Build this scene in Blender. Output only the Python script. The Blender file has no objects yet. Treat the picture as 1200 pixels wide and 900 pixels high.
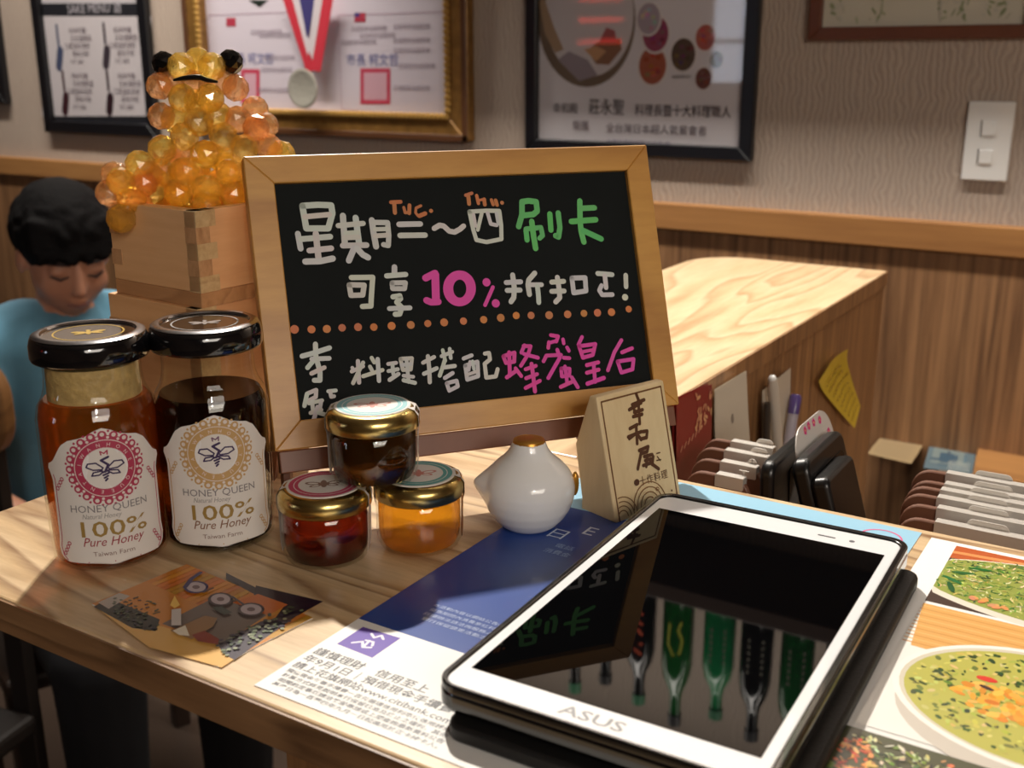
import bpy, bmesh, math, random
from math import sin, cos, pi, radians, sqrt, atan2, hypot
from mathutils import Vector, Matrix, geometry

# ------------------------------------------------------------------ camera, world, lights
# world: x along the wall, y towards the wall, z = 0 is the top of the counter
scene = bpy.context.scene
FOC = 1297.1
YAW, PITCH, ROLL = -.5606, .2832, -.0011
CAM = Vector((.2017, -.2936, .2283))
FW = Vector((sin(YAW)*cos(PITCH), cos(YAW)*cos(PITCH), -sin(PITCH)))
_rt = Vector((cos(YAW), -sin(YAW), 0)); _up = _rt.cross(FW)
RT = _rt*cos(ROLL)+_up*sin(ROLL); UP = -_rt*sin(ROLL)+_up*cos(ROLL)
cam_d = bpy.data.cameras.new('camera'); cam = bpy.data.objects.new('camera', cam_d)
scene.collection.objects.link(cam); scene.camera = cam
cam_d.sensor_width = 36; cam_d.lens = 36*FOC/1200; cam_d.clip_start = .01; cam_d.clip_end = 50
m = Matrix((RT, UP, -FW)).transposed().to_4x4(); m.translation = CAM; cam.matrix_world = m
cam_d.dof.use_dof = True; cam_d.dof.focus_distance = .57; cam_d.dof.aperture_fstop = 14.0

FLOOR, CEIL = -1.10, 1.65
WALL = 1.55
world = bpy.data.worlds.new('world'); scene.world = world; world.use_nodes = True
world.node_tree.nodes['Background'].inputs[0].default_value = (1, .85, .7, 1)
world.node_tree.nodes['Background'].inputs[1].default_value = .02

def lamp(name, typ, loc, target, power, color, **kw):
    d = bpy.data.lights.new(name, typ); d.energy = power; d.color = color
    for k, v in kw.items(): setattr(d, k, v)
    o = bpy.data.objects.new(name, d); scene.collection.objects.link(o)
    o.location = loc
    o.rotation_euler = (Vector(target)-Vector(loc)).to_track_quat('-Z', 'Y').to_euler()
    return o
WARM2 = (1, .90, .79)
lamp('key_spot', 'SPOT', (-.98, 1.06, 1.57), (.10, .00, 0), 238, (1, .93, .83), spot_size=radians(66), spot_blend=1., shadow_soft_size=.022)
lamp('fill_spot', 'SPOT', (1.3, -1.2, 1.0), (-.1, .2, .05), 16, WARM2, spot_size=radians(60), spot_blend=.6, shadow_soft_size=.06)
lamp('wall_wash', 'AREA', (-.95, .95, 1.62), (-.95, 1.55, .35), 42, (1, .93, .84), shape='RECTANGLE', size=3.2, size_y=.12, spread=radians(110))
lamp('room_area', 'AREA', (1.75, -1.0, .85), (-.3, .2, .1), 23, WARM2, shape='RECTANGLE', size=1.6, size_y=.6)
vs = scene.view_settings
vs.view_transform = 'Standard'; vs.look = 'None'; vs.exposure = 0.0; vs.gamma = 1.0; vs.use_curve_mapping = False

# ------------------------------------------------------------------ helpers
def ray(x, y): return RT*((x-600)/FOC) - UP*((y-450)/FOC) + FW
def onz(x, y, z=0.): d = ray(x, y); return CAM + d*((z-CAM.z)/d.z)
def ony(x, y, Y): d = ray(x, y); return CAM + d*((Y-CAM.y)/d.y)
def onx(x, y, X): d = ray(x, y); return CAM + d*((X-CAM.x)/d.x)
def lin(c): return tuple(((v/255/12.92) if v/255 <= .04045 else ((v/255+.055)/1.055)**2.4) for v in c)
def L4(c): return lin(c)+(1,)

class MB:
    def __init__(s): s.v = []; s.f = []; s.m = []; s.mi = 0
    def add(s, vs, fs):
        o = len(s.v); s.v += [tuple(p) for p in vs]
        for f in fs: s.f.append([i+o for i in f]); s.m.append(s.mi)
        return s
    def box(s, a, b, M=None):
        (x0,y0,z0),(x1,y1,z1) = a, b
        vs = [Vector((x,y,z)) for z in (z0,z1) for y in (y0,y1) for x in (x0,x1)]
        if M: vs = [M @ p for p in vs]
        return s.add(vs, [(0,2,3,1),(4,5,7,6),(0,1,5,4),(2,6,7,3),(0,4,6,2),(1,3,7,5)])
    def prism(s, pts, z0, z1, M=None):       # pts ccw in xy
        n = len(pts)
        vs = [Vector((p[0],p[1],z0)) for p in pts]+[Vector((p[0],p[1],z1)) for p in pts]
        if M: vs = [M @ p for p in vs]
        return s.add(vs, [tuple(range(n-1,-1,-1)), tuple(range(n,2*n))]+[(i,(i+1)%n,n+(i+1)%n,n+i) for i in range(n)])
    def lathe(s, prof, n=32, M=None, cap0=True, cap1=True, a0=0., a1=2*pi):
        closed = abs(a1-a0-2*pi) < 1e-6
        k = n if closed else n+1
        vs = []; fs = []
        for r, z in prof:
            for i in range(k):
                a = a0+(a1-a0)*i/n; p = Vector((r*cos(a), r*sin(a), z)); vs.append(M @ p if M else p)
        for j in range(len(prof)-1):
            for i in range(n):
                b = (i+1) % k; fs.append((j*k+i, j*k+b, (j+1)*k+b, (j+1)*k+i))
        if closed:
            if cap0: fs.append(tuple(range(k-1,-1,-1)))
            if cap1: o = (len(prof)-1)*k; fs.append(tuple(range(o, o+k)))
        return s.add(vs, fs)
    def tube(s, pts, r, n=8, cap=True):
        pts = [Vector(p) for p in pts]; rr = r if isinstance(r, (list,tuple)) else [r]*len(pts)
        vs = []; fs = []; ref = None
        for i, p in enumerate(pts):
            t = (pts[min(i+1,len(pts)-1)]-pts[max(i-1,0)]).normalized()
            if ref is None:
                ref = t.orthogonal().normalized()
            ref = (ref - t*ref.dot(t)).normalized(); bn = t.cross(ref)
            for k in range(n):
                a = 2*pi*k/n; vs.append(p+(ref*cos(a)+bn*sin(a))*rr[i])
        for i in range(len(pts)-1):
            for k in range(n):
                b = (k+1) % n; fs.append((i*n+k, i*n+b, (i+1)*n+b, (i+1)*n+k))
        if cap:
            fs.append(tuple(range(n-1,-1,-1))); o = (len(pts)-1)*n; fs.append(tuple(range(o,o+n)))
        return s.add(vs, fs)
    def ball(s, c, rad, seg=16, rings=10, M=None):
        c = Vector(c); rad = Vector(rad if isinstance(rad,(tuple,list,Vector)) else (rad,)*3)
        vs = []; fs = []
        def put(p):
            q = Vector((p[0]*rad.x, p[1]*rad.y, p[2]*rad.z))
            if M: q = M @ q
            vs.append(q+c)
        put((0,0,-1))
        for j in range(1, rings):
            t = -pi/2+pi*j/rings
            for i in range(seg): put((cos(t)*cos(2*pi*i/seg), cos(t)*sin(2*pi*i/seg), sin(t)))
        put((0,0,1))
        for i in range(seg): fs.append((0, 1+(i+1)%seg, 1+i))
        for j in range(rings-2):
            for i in range(seg):
                a = 1+j*seg; b = (i+1)%seg; fs.append((a+i, a+b, a+seg+b, a+seg+i))
        o = 1+(rings-2)*seg; t = len(vs)-1
        for i in range(seg): fs.append((o+i, o+(i+1)%seg, t))
        return s.add(vs, fs)
    def build(s, name, mat, parent=None, smooth=False, bevel=0., bseg=2, angle=40):
        me = bpy.data.meshes.new(name); me.from_pydata(s.v, [], s.f)
        for mt in (mat if isinstance(mat,(list,tuple)) else [mat]): me.materials.append(mt)
        if len(me.materials) > 1: me.polygons.foreach_set('material_index', s.m)
        if smooth:
            me.polygons.foreach_set('use_smooth', [True]*len(me.polygons))
            try: me.set_sharp_from_angle(angle=radians(angle))
            except Exception: pass
        me.update()
        return link(name, me, parent, bevel, bseg)
def link(name, me, parent=None, bevel=0., bseg=2):
    o = bpy.data.objects.new(name, me); scene.collection.objects.link(o)
    if parent is not None: o.parent = parent
    if bevel:
        b = o.modifiers.new('bevel', 'BEVEL'); b.width = bevel; b.segments = bseg; b.limit_method = 'ANGLE'; b.angle_limit = radians(35)
        b.harden_normals = False
    return o
def tag(o, label=None, cat=None, group=None, kind=None):
    if label: o['label'] = label
    if cat: o['category'] = cat
    if group: o['group'] = group
    if kind: o['kind'] = kind
    return o
def thing(name, label, cat, loc=(0,0,0), rz=0., group=None):
    o = bpy.data.objects.new(name, None); scene.collection.objects.link(o); o.empty_display_size = .02
    o.location = loc; o.rotation_euler = (0,0,rz)
    return tag(o, label, cat, group)
def rrect(x0, y0, x1, y1, r, n=6):
    pts = []
    for cx, cy, a in ((x1-r,y0+r,-pi/2),(x1-r,y1-r,0),(x0+r,y1-r,pi/2),(x0+r,y0+r,pi)):
        for i in range(n+1): t = a+pi/2*i/n; pts.append((cx+r*cos(t), cy+r*sin(t)))
    return pts
def remesh(name, mb, voxel, smooth_it, mat, parent=None):
    """one continuous surface from overlapping solids"""
    me = bpy.data.meshes.new(name); me.from_pydata(mb.v, [], mb.f); me.update()
    t = bpy.data.objects.new('tmp', me); scene.collection.objects.link(t)
    r = t.modifiers.new('r', 'REMESH'); r.mode = 'VOXEL'; r.voxel_size = voxel
    if smooth_it: sm = t.modifiers.new('s', 'SMOOTH'); sm.iterations = smooth_it; sm.factor = .5
    dg = bpy.context.evaluated_depsgraph_get()
    out = bpy.data.meshes.new_from_object(t.evaluated_get(dg)); out.name = name
    bpy.data.objects.remove(t); bpy.data.meshes.remove(me)
    out.materials.clear(); out.materials.append(mat)
    out.polygons.foreach_set('use_smooth', [True]*len(out.polygons))
    return link(name, out, parent)

# ------------------------------------------------------------------ materials
def newmat(name):
    m = bpy.data.materials.new(name); m.use_nodes = True
    nt = m.node_tree; nt.nodes.clear()
    out = nt.nodes.new('ShaderNodeOutputMaterial')
    return m, nt, out
def N(nt, t, **kw):
    n = nt.nodes.new(t)
    for k, v in kw.items():
        if k.startswith('i_'): n.inputs[k[2:].replace('_',' ')].default_value = v
        else: setattr(n, k, v)
    return n
def plain(name, c, rough=.5, metal=0., coat=0., spec=.5, noise=0., nscale=40, bump=0., trans=0., ior=1.5, alpha=1., sheen=0.):
    m, nt, out = newmat(name)
    p = N(nt, 'ShaderNodeBsdfPrincipled'); nt.links.new(p.outputs[0], out.inputs[0])
    p.inputs['Base Color'].default_value = L4(c); p.inputs['Roughness'].default_value = rough
    p.inputs['Metallic'].default_value = metal; p.inputs['Coat Weight'].default_value = coat
    p.inputs['Specular IOR Level'].default_value = spec; p.inputs['Transmission Weight'].default_value = trans
    p.inputs['IOR'].default_value = ior; p.inputs['Alpha'].default_value = alpha; p.inputs['Coat Roughness'].default_value = .05
    p.inputs['Sheen Weight'].default_value = sheen
    if noise or bump:
        tc = N(nt,'ShaderNodeTexCoord'); nz = N(nt,'ShaderNodeTexNoise'); nz.inputs['Scale'].default_value = nscale; nz.inputs['Detail'].default_value = 4
        nt.links.new(tc.outputs['Object'], nz.inputs['Vector'])
        if noise:
            mx = N(nt,'ShaderNodeMix', data_type='RGBA')
            mx.inputs['A'].default_value = tuple(v*(1-noise) for v in lin(c))+(1,); mx.inputs['B'].default_value = tuple(min(1,v*(1+noise)) for v in lin(c))+(1,)
            nt.links.new(nz.outputs[0], mx.inputs['Factor']); nt.links.new(mx.outputs['Result'], p.inputs['Base Color'])
        if bump:
            b = N(nt,'ShaderNodeBump'); b.inputs['Strength'].default_value = bump; b.inputs['Distance'].default_value = .002
            nt.links.new(nz.outputs[0], b.inputs['Height']); nt.links.new(b.outputs[0], p.inputs['Normal'])
    return m
def wood(name, c1, c2, c3, stretch=(1,1,1), rings=14, fine=90, rough=.4, coat=.0, dist=1.2, seed=0., fineamt=.45, ringamt=.75):
    """c1 pale ground, c2 mid, c3 dark grain line; stretch small along the grain"""
    m, nt, out = newmat(name)
    p = N(nt,'ShaderNodeBsdfPrincipled'); nt.links.new(p.outputs[0], out.inputs[0])
    p.inputs['Roughness'].default_value = rough; p.inputs['Coat Weight'].default_value = coat; p.inputs['Coat Roughness'].default_value = .12
    tc = N(nt,'ShaderNodeTexCoord'); mp = N(nt,'ShaderNodeMapping'); mp.inputs['Scale'].default_value = stretch; mp.inputs['Location'].default_value = (seed, seed*1.7, seed*.6)
    nt.links.new(tc.outputs['Object'], mp.inputs['Vector'])
    n1 = N(nt,'ShaderNodeTexNoise'); n1.inputs['Scale'].default_value = rings*.35; n1.inputs['Detail'].default_value = 2; n1.inputs['Distortion'].default_value = .3
    nt.links.new(mp.outputs[0], n1.inputs['Vector'])
    mul = N(nt,'ShaderNodeMath', operation='MULTIPLY'); mul.inputs[1].default_value = 9*dist
    nt.links.new(n1.outputs[0], mul.inputs[0])
    fr = N(nt,'ShaderNodeMath', operation='FRACT'); nt.links.new(mul.outputs[0], fr.inputs[0])
    rmp = N(nt,'ShaderNodeValToRGB')
    e = rmp.color_ramp.elements; e[0].position = 0; e[0].color = L4(c1); e[1].position = 1; e[1].color = L4(c1)
    a = e.new(.55); a.color = L4(c2); b = e.new(.86); b.color = L4(c3); 
    nt.links.new(fr.outputs[0], rmp.inputs[0])
    n2 = N(nt,'ShaderNodeTexNoise'); n2.inputs['Scale'].default_value = fine; n2.inputs['Detail'].default_value = 5; n2.inputs['Roughness'].default_value = .65
    nt.links.new(mp.outputs[0], n2.inputs['Vector'])
    r2 = N(nt,'ShaderNodeValToRGB'); q = r2.color_ramp.elements; q[0].position = .3; q[0].color = L4(c3); q[1].position = .62; q[1].color = L4(c1)
    nt.links.new(n2.outputs[0], r2.inputs[0])
    mx0 = N(nt,'ShaderNodeMix', data_type='RGBA'); mx0.inputs['Factor'].default_value = ringamt; mx0.inputs['A'].default_value = L4(c1)
    nt.links.new(rmp.outputs[0], mx0.inputs['B'])
    mx = N(nt,'ShaderNodeMix', data_type='RGBA'); mx.inputs['Factor'].default_value = fineamt
    nt.links.new(mx0.outputs['Result'], mx.inputs['A']); nt.links.new(r2.outputs[0], mx.inputs['B'])
    nt.links.new(mx.outputs['Result'], p.inputs['Base Color'])
    return m
def front_fresnel(nt, ior):
    """surface gloss only where light meets the outer side of the wall"""
    fr = N(nt,'ShaderNodeFresnel'); fr.inputs['IOR'].default_value = ior
    ge = N(nt,'ShaderNodeNewGeometry'); iv = N(nt,'ShaderNodeMath', operation='SUBTRACT'); iv.inputs[0].default_value = 1
    nt.links.new(ge.outputs['Backfacing'], iv.inputs[1])
    mu = N(nt,'ShaderNodeMath', operation='MULTIPLY'); nt.links.new(fr.outputs[0], mu.inputs[0]); nt.links.new(iv.outputs[0], mu.inputs[1])
    return mu
def clearglass(name, tint=(255,255,255), rough=.02, base=.03, gain=.75):
    """thin clear wall: see-through with a Fresnel gloss on top"""
    m, nt, out = newmat(name)
    tr = N(nt,'ShaderNodeBsdfTransparent'); tr.inputs[0].default_value = L4(tint)
    gl = N(nt,'ShaderNodeBsdfGlossy'); gl.inputs['Roughness'].default_value = rough
    fr = front_fresnel(nt, 1.45)
    mx = N(nt,'ShaderNodeMixShader'); nt.links.new(fr.outputs[0], mx.inputs[0]); nt.links.new(tr.outputs[0], mx.inputs[1]); nt.links.new(gl.outputs[0], mx.inputs[2])
    nt.links.new(mx.outputs[0], out.inputs[0])
    return m
def syrup(name, c_ref, c_dif, mixf=.45, ior=1.12, rough=.04, clear=.3, gloss=.03):
    """honey or amber resin: coloured refraction mixed with light scattered inside"""
    m, nt, out = newmat(name)
    rf = N(nt,'ShaderNodeBsdfGlass'); rf.inputs['Color'].default_value = L4(c_ref); rf.inputs['Roughness'].default_value = rough; rf.inputs['IOR'].default_value = ior
    tl = N(nt,'ShaderNodeBsdfTranslucent'); tl.inputs['Color'].default_value = L4(c_dif)
    df = N(nt,'ShaderNodeBsdfDiffuse'); df.inputs['Color'].default_value = L4(c_dif)
    ad = N(nt,'ShaderNodeMixShader'); ad.inputs[0].default_value = .4; nt.links.new(tl.outputs[0], ad.inputs[1]); nt.links.new(df.outputs[0], ad.inputs[2])
    m1 = N(nt,'ShaderNodeMixShader'); m1.inputs[0].default_value = mixf; nt.links.new(rf.outputs[0], m1.inputs[1]); nt.links.new(ad.outputs[0], m1.inputs[2])
    tp = N(nt,'ShaderNodeBsdfTransparent'); tp.inputs[0].default_value = L4(c_ref)
    m0 = m1; m1 = N(nt,'ShaderNodeMixShader'); m1.inputs[0].default_value = clear; nt.links.new(m0.outputs[0], m1.inputs[1]); nt.links.new(tp.outputs[0], m1.inputs[2])
    gl = N(nt,'ShaderNodeBsdfGlossy'); gl.inputs['Roughness'].default_value = gloss
    fr = front_fresnel(nt, 1.6)
    m2 = N(nt,'ShaderNodeMixShader'); nt.links.new(fr.outputs[0], m2.inputs[0]); nt.links.new(m1.outputs[0], m2.inputs[1]); nt.links.new(gl.outputs[0], m2.inputs[2])
    nt.links.new(m2.outputs[0], out.inputs[0])
    return m
def printmat(name, rough=.4, coat=0.):
    m, nt, out = newmat(name)
    p = N(nt,'ShaderNodeBsdfPrincipled'); nt.links.new(p.outputs[0], out.inputs[0])
    a = N(nt,'ShaderNodeAttribute'); a.attribute_name = 'Col'
    nt.links.new(a.outputs['Color'], p.inputs['Base Color']); p.inputs['Roughness'].default_value = rough
    p.inputs['Coat Weight'].default_value = coat; p.inputs['Coat Roughness'].default_value = .06
    return m

M = {}
M['counter'] = wood('counter_ash_along_x', (224,196,156), (208,174,128), (128,88,52), (.12,1,1), 34, 130, .33, .25, 1.5, 2.1, .36, .95)
M['counter_y'] = wood('counter_ash_along_y', (226,200,162), (214,182,138), (170,128,84), (1,.12,1), 30, 150, .33, .25, 1.3, 5.3, .26)
M['panel'] = wood('counter_panel_veneer', (160,116,74), (140,98,60), (92,60,36), (1,1,.045), 30, 170, .45, .0, 1.0, 3.0, .6)
M['wainscot'] = wood('wainscot_veneer', (152,112,76), (130,92,60), (66,42,26), (1,1,.03), 20, 110, .5, .0, 1.2, 7.7, .62, .9)
M['edge'] = wood('edge_band_veneer', (150,112,76), (136,98,64), (84,56,34), (.10,1,1), 40, 160, .4, .1, 1.3, 6.1, .4, .9)
M['rail'] = wood('rail_wood', (170,122,72), (158,112,66), (128,86,50), (.06,1,1), 12, 90, .4, .1, .8, 1.2, .4)
M['pine'] = wood('pale_pine', (226,178,128), (216,164,112), (196,138,88), (.12,1,1), 14, 150, .5, .0, .9, .4, .3)
M['pine_end'] = wood('pine_end_grain', (196,150,106), (184,136,92), (150,104,66), (1,1,.5), 60, 320, .6, .0, .8, 6.4, .5)
M['pine_dark'] = wood('pine_bottom_edge', (190,140,94), (176,126,80), (146,98,58), (.10,1,1), 70, 260, .55, .0, 1.0, 1.7, .3)
M['frame_wood'] = wood('board_frame_wood', (208,154,76), (198,142,66), (166,110,48), (.15,.15,1), 18, 160, .42, .1, .8, 9.1, .3)
M['sign_wood'] = wood('sign_birch', (230,205,160), (224,196,150), (204,172,124), (1,1,.15), 10, 160, .5, .0, .7, 4.2, .3)
M['redwood'] = plain('reddish_wood', (120,72,48), .45, noise=.2, nscale=60)
M['black'] = plain('black_plastic', (14,14,15), .28)
M['blackgloss'] = plain('black_gloss_case', (10,10,11), .18, coat=.6)
M['blackmat'] = plain('black_leatherette', (16,15,15), .55, bump=.15, nscale=900)
M['slate'] = plain('chalkboard_slate', (25,28,28), .75, spec=.12, noise=.12, nscale=60)
M['chrome'] = plain('chrome', (190,190,194), .2, metal=1.)
M['lidblack'] = plain('black_lacquer_lid', (16,15,17), .12, coat=.8)
M['gold'] = plain('brass_gold_lid', (206,180,112), .24, metal=1.)
M['goldleaf'] = plain('gold_glaze', (196,138,50), .3, metal=.6)
M['white'] = plain('white_plastic', (235,235,233), .3, coat=.3)
M['tabwhite'] = plain('tablet_white_bezel', (238,238,240), .22, coat=.5)
M['screen'] = plain('screen_glass', (5,5,6), .02, coat=0., ior=1.33, spec=.3)
M['porcelain'] = plain('white_porcelain', (243,242,240), .14, coat=.5)
M['paper'] = plain('white_paper', (236,234,230), .55)
M['glass'] = clearglass('jar_glass', (250,250,246))
M['acrylic'] = clearglass('acrylic', (226,222,212))
M['film'] = plain('milky_film', (222,216,210), .3, alpha=.75)
M['pane'] = clearglass('frame_glass', (252,252,252), .03)
M['print'] = printmat('matte_print', .5)
M['gprint'] = printmat('glossy_print', .28, .25)
M['floor'] = plain('floor_tile', (70,58,50), .35, noise=.2, nscale=6)
M['ceil'] = plain('ceiling_paint', (150,140,130), .7)
M['wallpaint'] = plain('side_wall_paint', (120,100,84), .7)

def wallpaper():
    m, nt, out = newmat('beige_wallpaper')
    p = N(nt,'ShaderNodeBsdfPrincipled'); nt.links.new(p.outputs[0], out.inputs[0]); p.inputs['Roughness'].default_value = .65
    tc = N(nt,'ShaderNodeTexCoord')
    n = N(nt,'ShaderNodeTexNoise'); n.inputs['Scale'].default_value = 9; n.inputs['Detail'].default_value = 3
    w = N(nt,'ShaderNodeTexWave'); w.inputs['Scale'].default_value = 34; w.inputs['Distortion'].default_value = 9; w.inputs['Detail'].default_value = 2; w.inputs['Detail Scale'].default_value = .8
    nt.links.new(tc.outputs['Object'], n.inputs['Vector']); nt.links.new(tc.outputs['Object'], w.inputs['Vector'])
    mx = N(nt,'ShaderNodeMix', data_type='RGBA'); mx.inputs['A'].default_value = L4((170,153,140)); mx.inputs['B'].default_value = L4((186,170,155))
    nt.links.new(w.outputs[1], mx.inputs['Factor'])
    m2 = N(nt,'ShaderNodeMix', data_type='RGBA', blend_type='MULTIPLY'); m2.inputs['Factor'].default_value = .35
    r = N(nt,'ShaderNodeValToRGB'); r.color_ramp.elements[0].color = (.75,.7,.72,1); r.color_ramp.elements[1].color = (1,1,.95,1)
    nt.links.new(n.outputs[0], r.inputs[0]); nt.links.new(mx.outputs['Result'], m2.inputs['A']); nt.links.new(r.outputs[0], m2.inputs['B'])
    nt.links.new(m2.outputs['Result'], p.inputs['Base Color'])
    b = N(nt,'ShaderNodeBump'); b.inputs['Strength'].default_value = .35; b.inputs['Distance'].default_value = .002
    nt.links.new(w.outputs[1], b.inputs['Height']); nt.links.new(b.outputs[0], p.inputs['Normal'])
    return m
M['wallpaper'] = wallpaper()

# ------------------------------------------------------------------ flat print
_tcache = {}
def text_tris(s, bold=0.):
    """triangles of a line of lettering, size 1, centred on x, baseline at 0"""
    key = (s, bold)
    if key in _tcache: return _tcache[key]
    cu = bpy.data.curves.new('t', 'FONT'); cu.body = s; cu.align_x = 'CENTER'; cu.size = 1; cu.resolution_u = 2; cu.offset = bold
    o = bpy.data.objects.new('t', cu); scene.collection.objects.link(o)
    dg = bpy.context.evaluated_depsgraph_get()
    me = bpy.data.meshes.new_from_object(o.evaluated_get(dg))
    me.calc_loop_triangles()
    out = [[(me.vertices[i].co.x, me.vertices[i].co.y) for i in t.vertices] for t in me.loop_triangles]
    w = max([p[0] for t in out for p in t] or [0])-min([p[0] for t in out for p in t] or [0])
    bpy.data.objects.remove(o); bpy.data.curves.remove(cu); bpy.data.meshes.remove(me)
    _tcache[key] = (out, w)
    return _tcache[key]
class Print:
    """coloured flat shapes in (u, v); place(u, v, h) gives the point in space"""
    def __init__(s, place, step=4e-6): s.place = place; s.v = []; s.f = []; s.c = []; s.h = 1; s.step = step
    def raw(s, pts, faces, col, keep=False):
        o = len(s.v); h = s.h*s.step
        s.v += [tuple(s.place(p[0], p[1], h)) for p in pts]
        for f in faces: s.f.append([i+o for i in f]); s.c.append(lin(col))
        if not keep: s.h += 1
    def poly(s, pts, col, keep=False):
        if len(pts) <= 4: s.raw(pts, [tuple(range(len(pts)))], col, keep); return
        tris = geometry.tessellate_polygon([[Vector((p[0],p[1],0)) for p in pts]])
        s.raw(pts, tris, col, keep)
    def rect(s, u0, v0, u1, v1, col, keep=False): s.raw([(u0,v0),(u1,v0),(u1,v1),(u0,v1)], [(0,1,2,3)], col, keep)
    def disc(s, u, v, ru, rv, col, n=20, keep=False, rot=0.):
        pts = []
        for i in range(n):
            a = 2*pi*i/n; x, y = ru*cos(a), rv*sin(a); pts.append((u+x*cos(rot)-y*sin(rot), v+x*sin(rot)+y*cos(rot)))
        s.raw(pts, [tuple(range(n))], col, keep)
    def ring(s, u, v, r0, r1, col, n=32, keep=False, asp=1., a0=0., a1=2*pi, scallop=0., k=0):
        pts = []; fs = []
        for i in range(n+1):
            a = a0+(a1-a0)*i/n; ro = r1*(1+scallop*cos(k*a))
            pts += [(u+r0*cos(a), v+r0*sin(a)*asp), (u+ro*cos(a), v+ro*sin(a)*asp)]
        for i in range(n): fs.append((2*i, 2*i+1, 2*i+3, 2*i+2))
        s.raw(pts, fs, col, keep)
    def line(s, pts, w, col, keep=False, closed=False):
        """a marker stroke with round ends and joints"""
        P = [Vector((p[0],p[1])) for p in pts]
        if closed: P.append(P[0])
        vs = []; fs = []
        def cap(c):
            o = len(vs)
            for i in range(10): a = 2*pi*i/10; vs.append((c.x+w/2*cos(a), c.y+w/2*sin(a)))
            fs.append(tuple(range(o,o+10)))
        for i in range(len(P)-1):
            d = P[i+1]-P[i]
            if d.length < 1e-9: continue
            n = Vector((-d.y,d.x)).normalized()*(w/2); o = len(vs)
            vs += [tuple(P[i]-n), tuple(P[i+1]-n), tuple(P[i+1]+n), tuple(P[i]+n)]; fs.append((o,o+1,o+2,o+3))
        # joints a hair above the runs so that nothing fights
        s.raw(vs, fs, col, True); vs2 = vs; vs = []; fs = []
        for c in P: cap(c)
        s.h += 1; s.raw(vs, fs, col, True)
        s.h += 1 if not keep else -1
    def text(s, t, u, v, size, col, rot=0., sx=1., keep=False, italic=0., arc=None, width=None, bold=0.):
        tris, w = text_tris(t, bold)
        if width and w > 0: sx = width/(w*size)
        pts = []; fs = []
        for tr in tris:
            o = len(pts)
            for x, y in tr:
                x = (x+italic*y)*size*sx; y *= size
                if arc:
                    R = arc; a = x/R; x, y = (R+y)*sin(a), (R+y)*cos(a)-R
                pts.append((u+x*cos(rot)-y*sin(rot), v+x*sin(rot)+y*cos(rot)))
            fs.append((o,o+1,o+2))
        if fs: s.raw(pts, fs, col, keep)
    def build(s, name, mat, parent=None):
        me = bpy.data.meshes.new(name); me.from_pydata(s.v, [], s.f); me.materials.append(mat)
        ca = me.color_attributes.new('Col', 'FLOAT_COLOR', 'CORNER')
        data = []
        for f, c in zip(s.f, s.c): data += (list(c)+[1.])*len(f)
        ca.data.foreach_set('color', data)
        me.update()
        return link(name, me, parent)
def plane_local(px, org, u, v):
    """pixel -> (u, v) on the plane through org spanned by u, v"""
    n = u.cross(v); d = ray(*px); p = CAM + d*((org-CAM).dot(n)/d.dot(n)) - org
    return (p.dot(u), p.dot(v))

R = random.Random(7)

# ================================================================== SETTING
XL, XR, YF = -3.6, 2.0, -2.6
def st(o): o['kind'] = 'structure'; return o
st(MB().box((XL,YF,FLOOR-.05),(XR,WALL+.1,FLOOR)).build('floor', M['floor']))
st(MB().box((XL,YF,CEIL),(XR,WALL+.1,CEIL+.05)).build('ceiling', M['ceil']))
st(MB().box((XL,WALL,FLOOR),(XR,WALL+.1,CEIL)).build('wall_back', M['wallpaper']))
st(MB().box((XL-.1,YF,FLOOR),(XL,WALL+.1,CEIL)).build('wall_left', M['wallpaint']))
st(MB().box((XR,YF,FLOOR),(XR+.1,WALL+.1,CEIL)).build('wall_right', M['wallpaint']))
st(MB().box((XL,YF-.1,FLOOR),(XR,YF,CEIL)).build('wall_front', M['wallpaint']))
w = st(MB().box((XL,WALL-.010,FLOOR),(XR,WALL,-.055)).build('trim_1', M['wainscot']))
st(MB().box((XL,WALL-.022,-.060),(XR,WALL,-.013)).build('trim_2', M['rail'], bevel=.003))

# ================================================================== COUNTER
CX0, CX1, CY0, CY1 = -.318, .75, -.0365, .2575
LX1, LY1 = -.098, .985
TH = .0165
ct = thing('counter', 'L-shaped pale ash counter with a narrow return running towards the wall', 'counter', (0,0,FLOOR))
def rel(o, p): o.location = Vector(o.location)-Vector(p.location); return o
o = MB().box((CX0,CY0,-TH),(CX1,CY1,0)).build('worktop', M['counter'], ct, bevel=.0012); rel(o, ct)
pts = [(CX0,CY1+.0002),(LX1,CY1+.0002),(LX1,LY1),(CX0+.06,LY1)]
for i in range(1,7): a = i/6*pi/2; pts.append((CX0+.06-.06*sin(a), LY1-.06+.06*cos(a)))
o = MB().prism(pts,-TH,0).build('return_worktop', M['counter_y'], ct, bevel=.0012); rel(o, ct)
o = MB().box((CX0,CY0-.0011,-TH-.0003),(CX1,CY0-.0001,-.0010)).build('edge_band', M['edge'], ct); rel(o, ct)
o = MB().box((LX1+.0001,CY1+.0004,-TH-.0003),(LX1+.0011,LY1,-.0010)).build('edge_band', M['panel'], ct); rel(o, ct)
o = MB().box((CX0-.0011,CY0,-TH-.0003),(CX0-.0001,LY1-.061,-.0010)).build('edge_band', M['edge'], ct); rel(o, ct)
o = MB().box((LX1-.018,.02,FLOOR),(CX1-.02,.038,-TH)).build('front_panel', M['panel'], ct); rel(o, ct)
o = MB().box((LX1-.018,.038,FLOOR),(LX1-.001,LY1-.004,-TH)).build('side_panel', M['panel'], ct); rel(o, ct)
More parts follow.
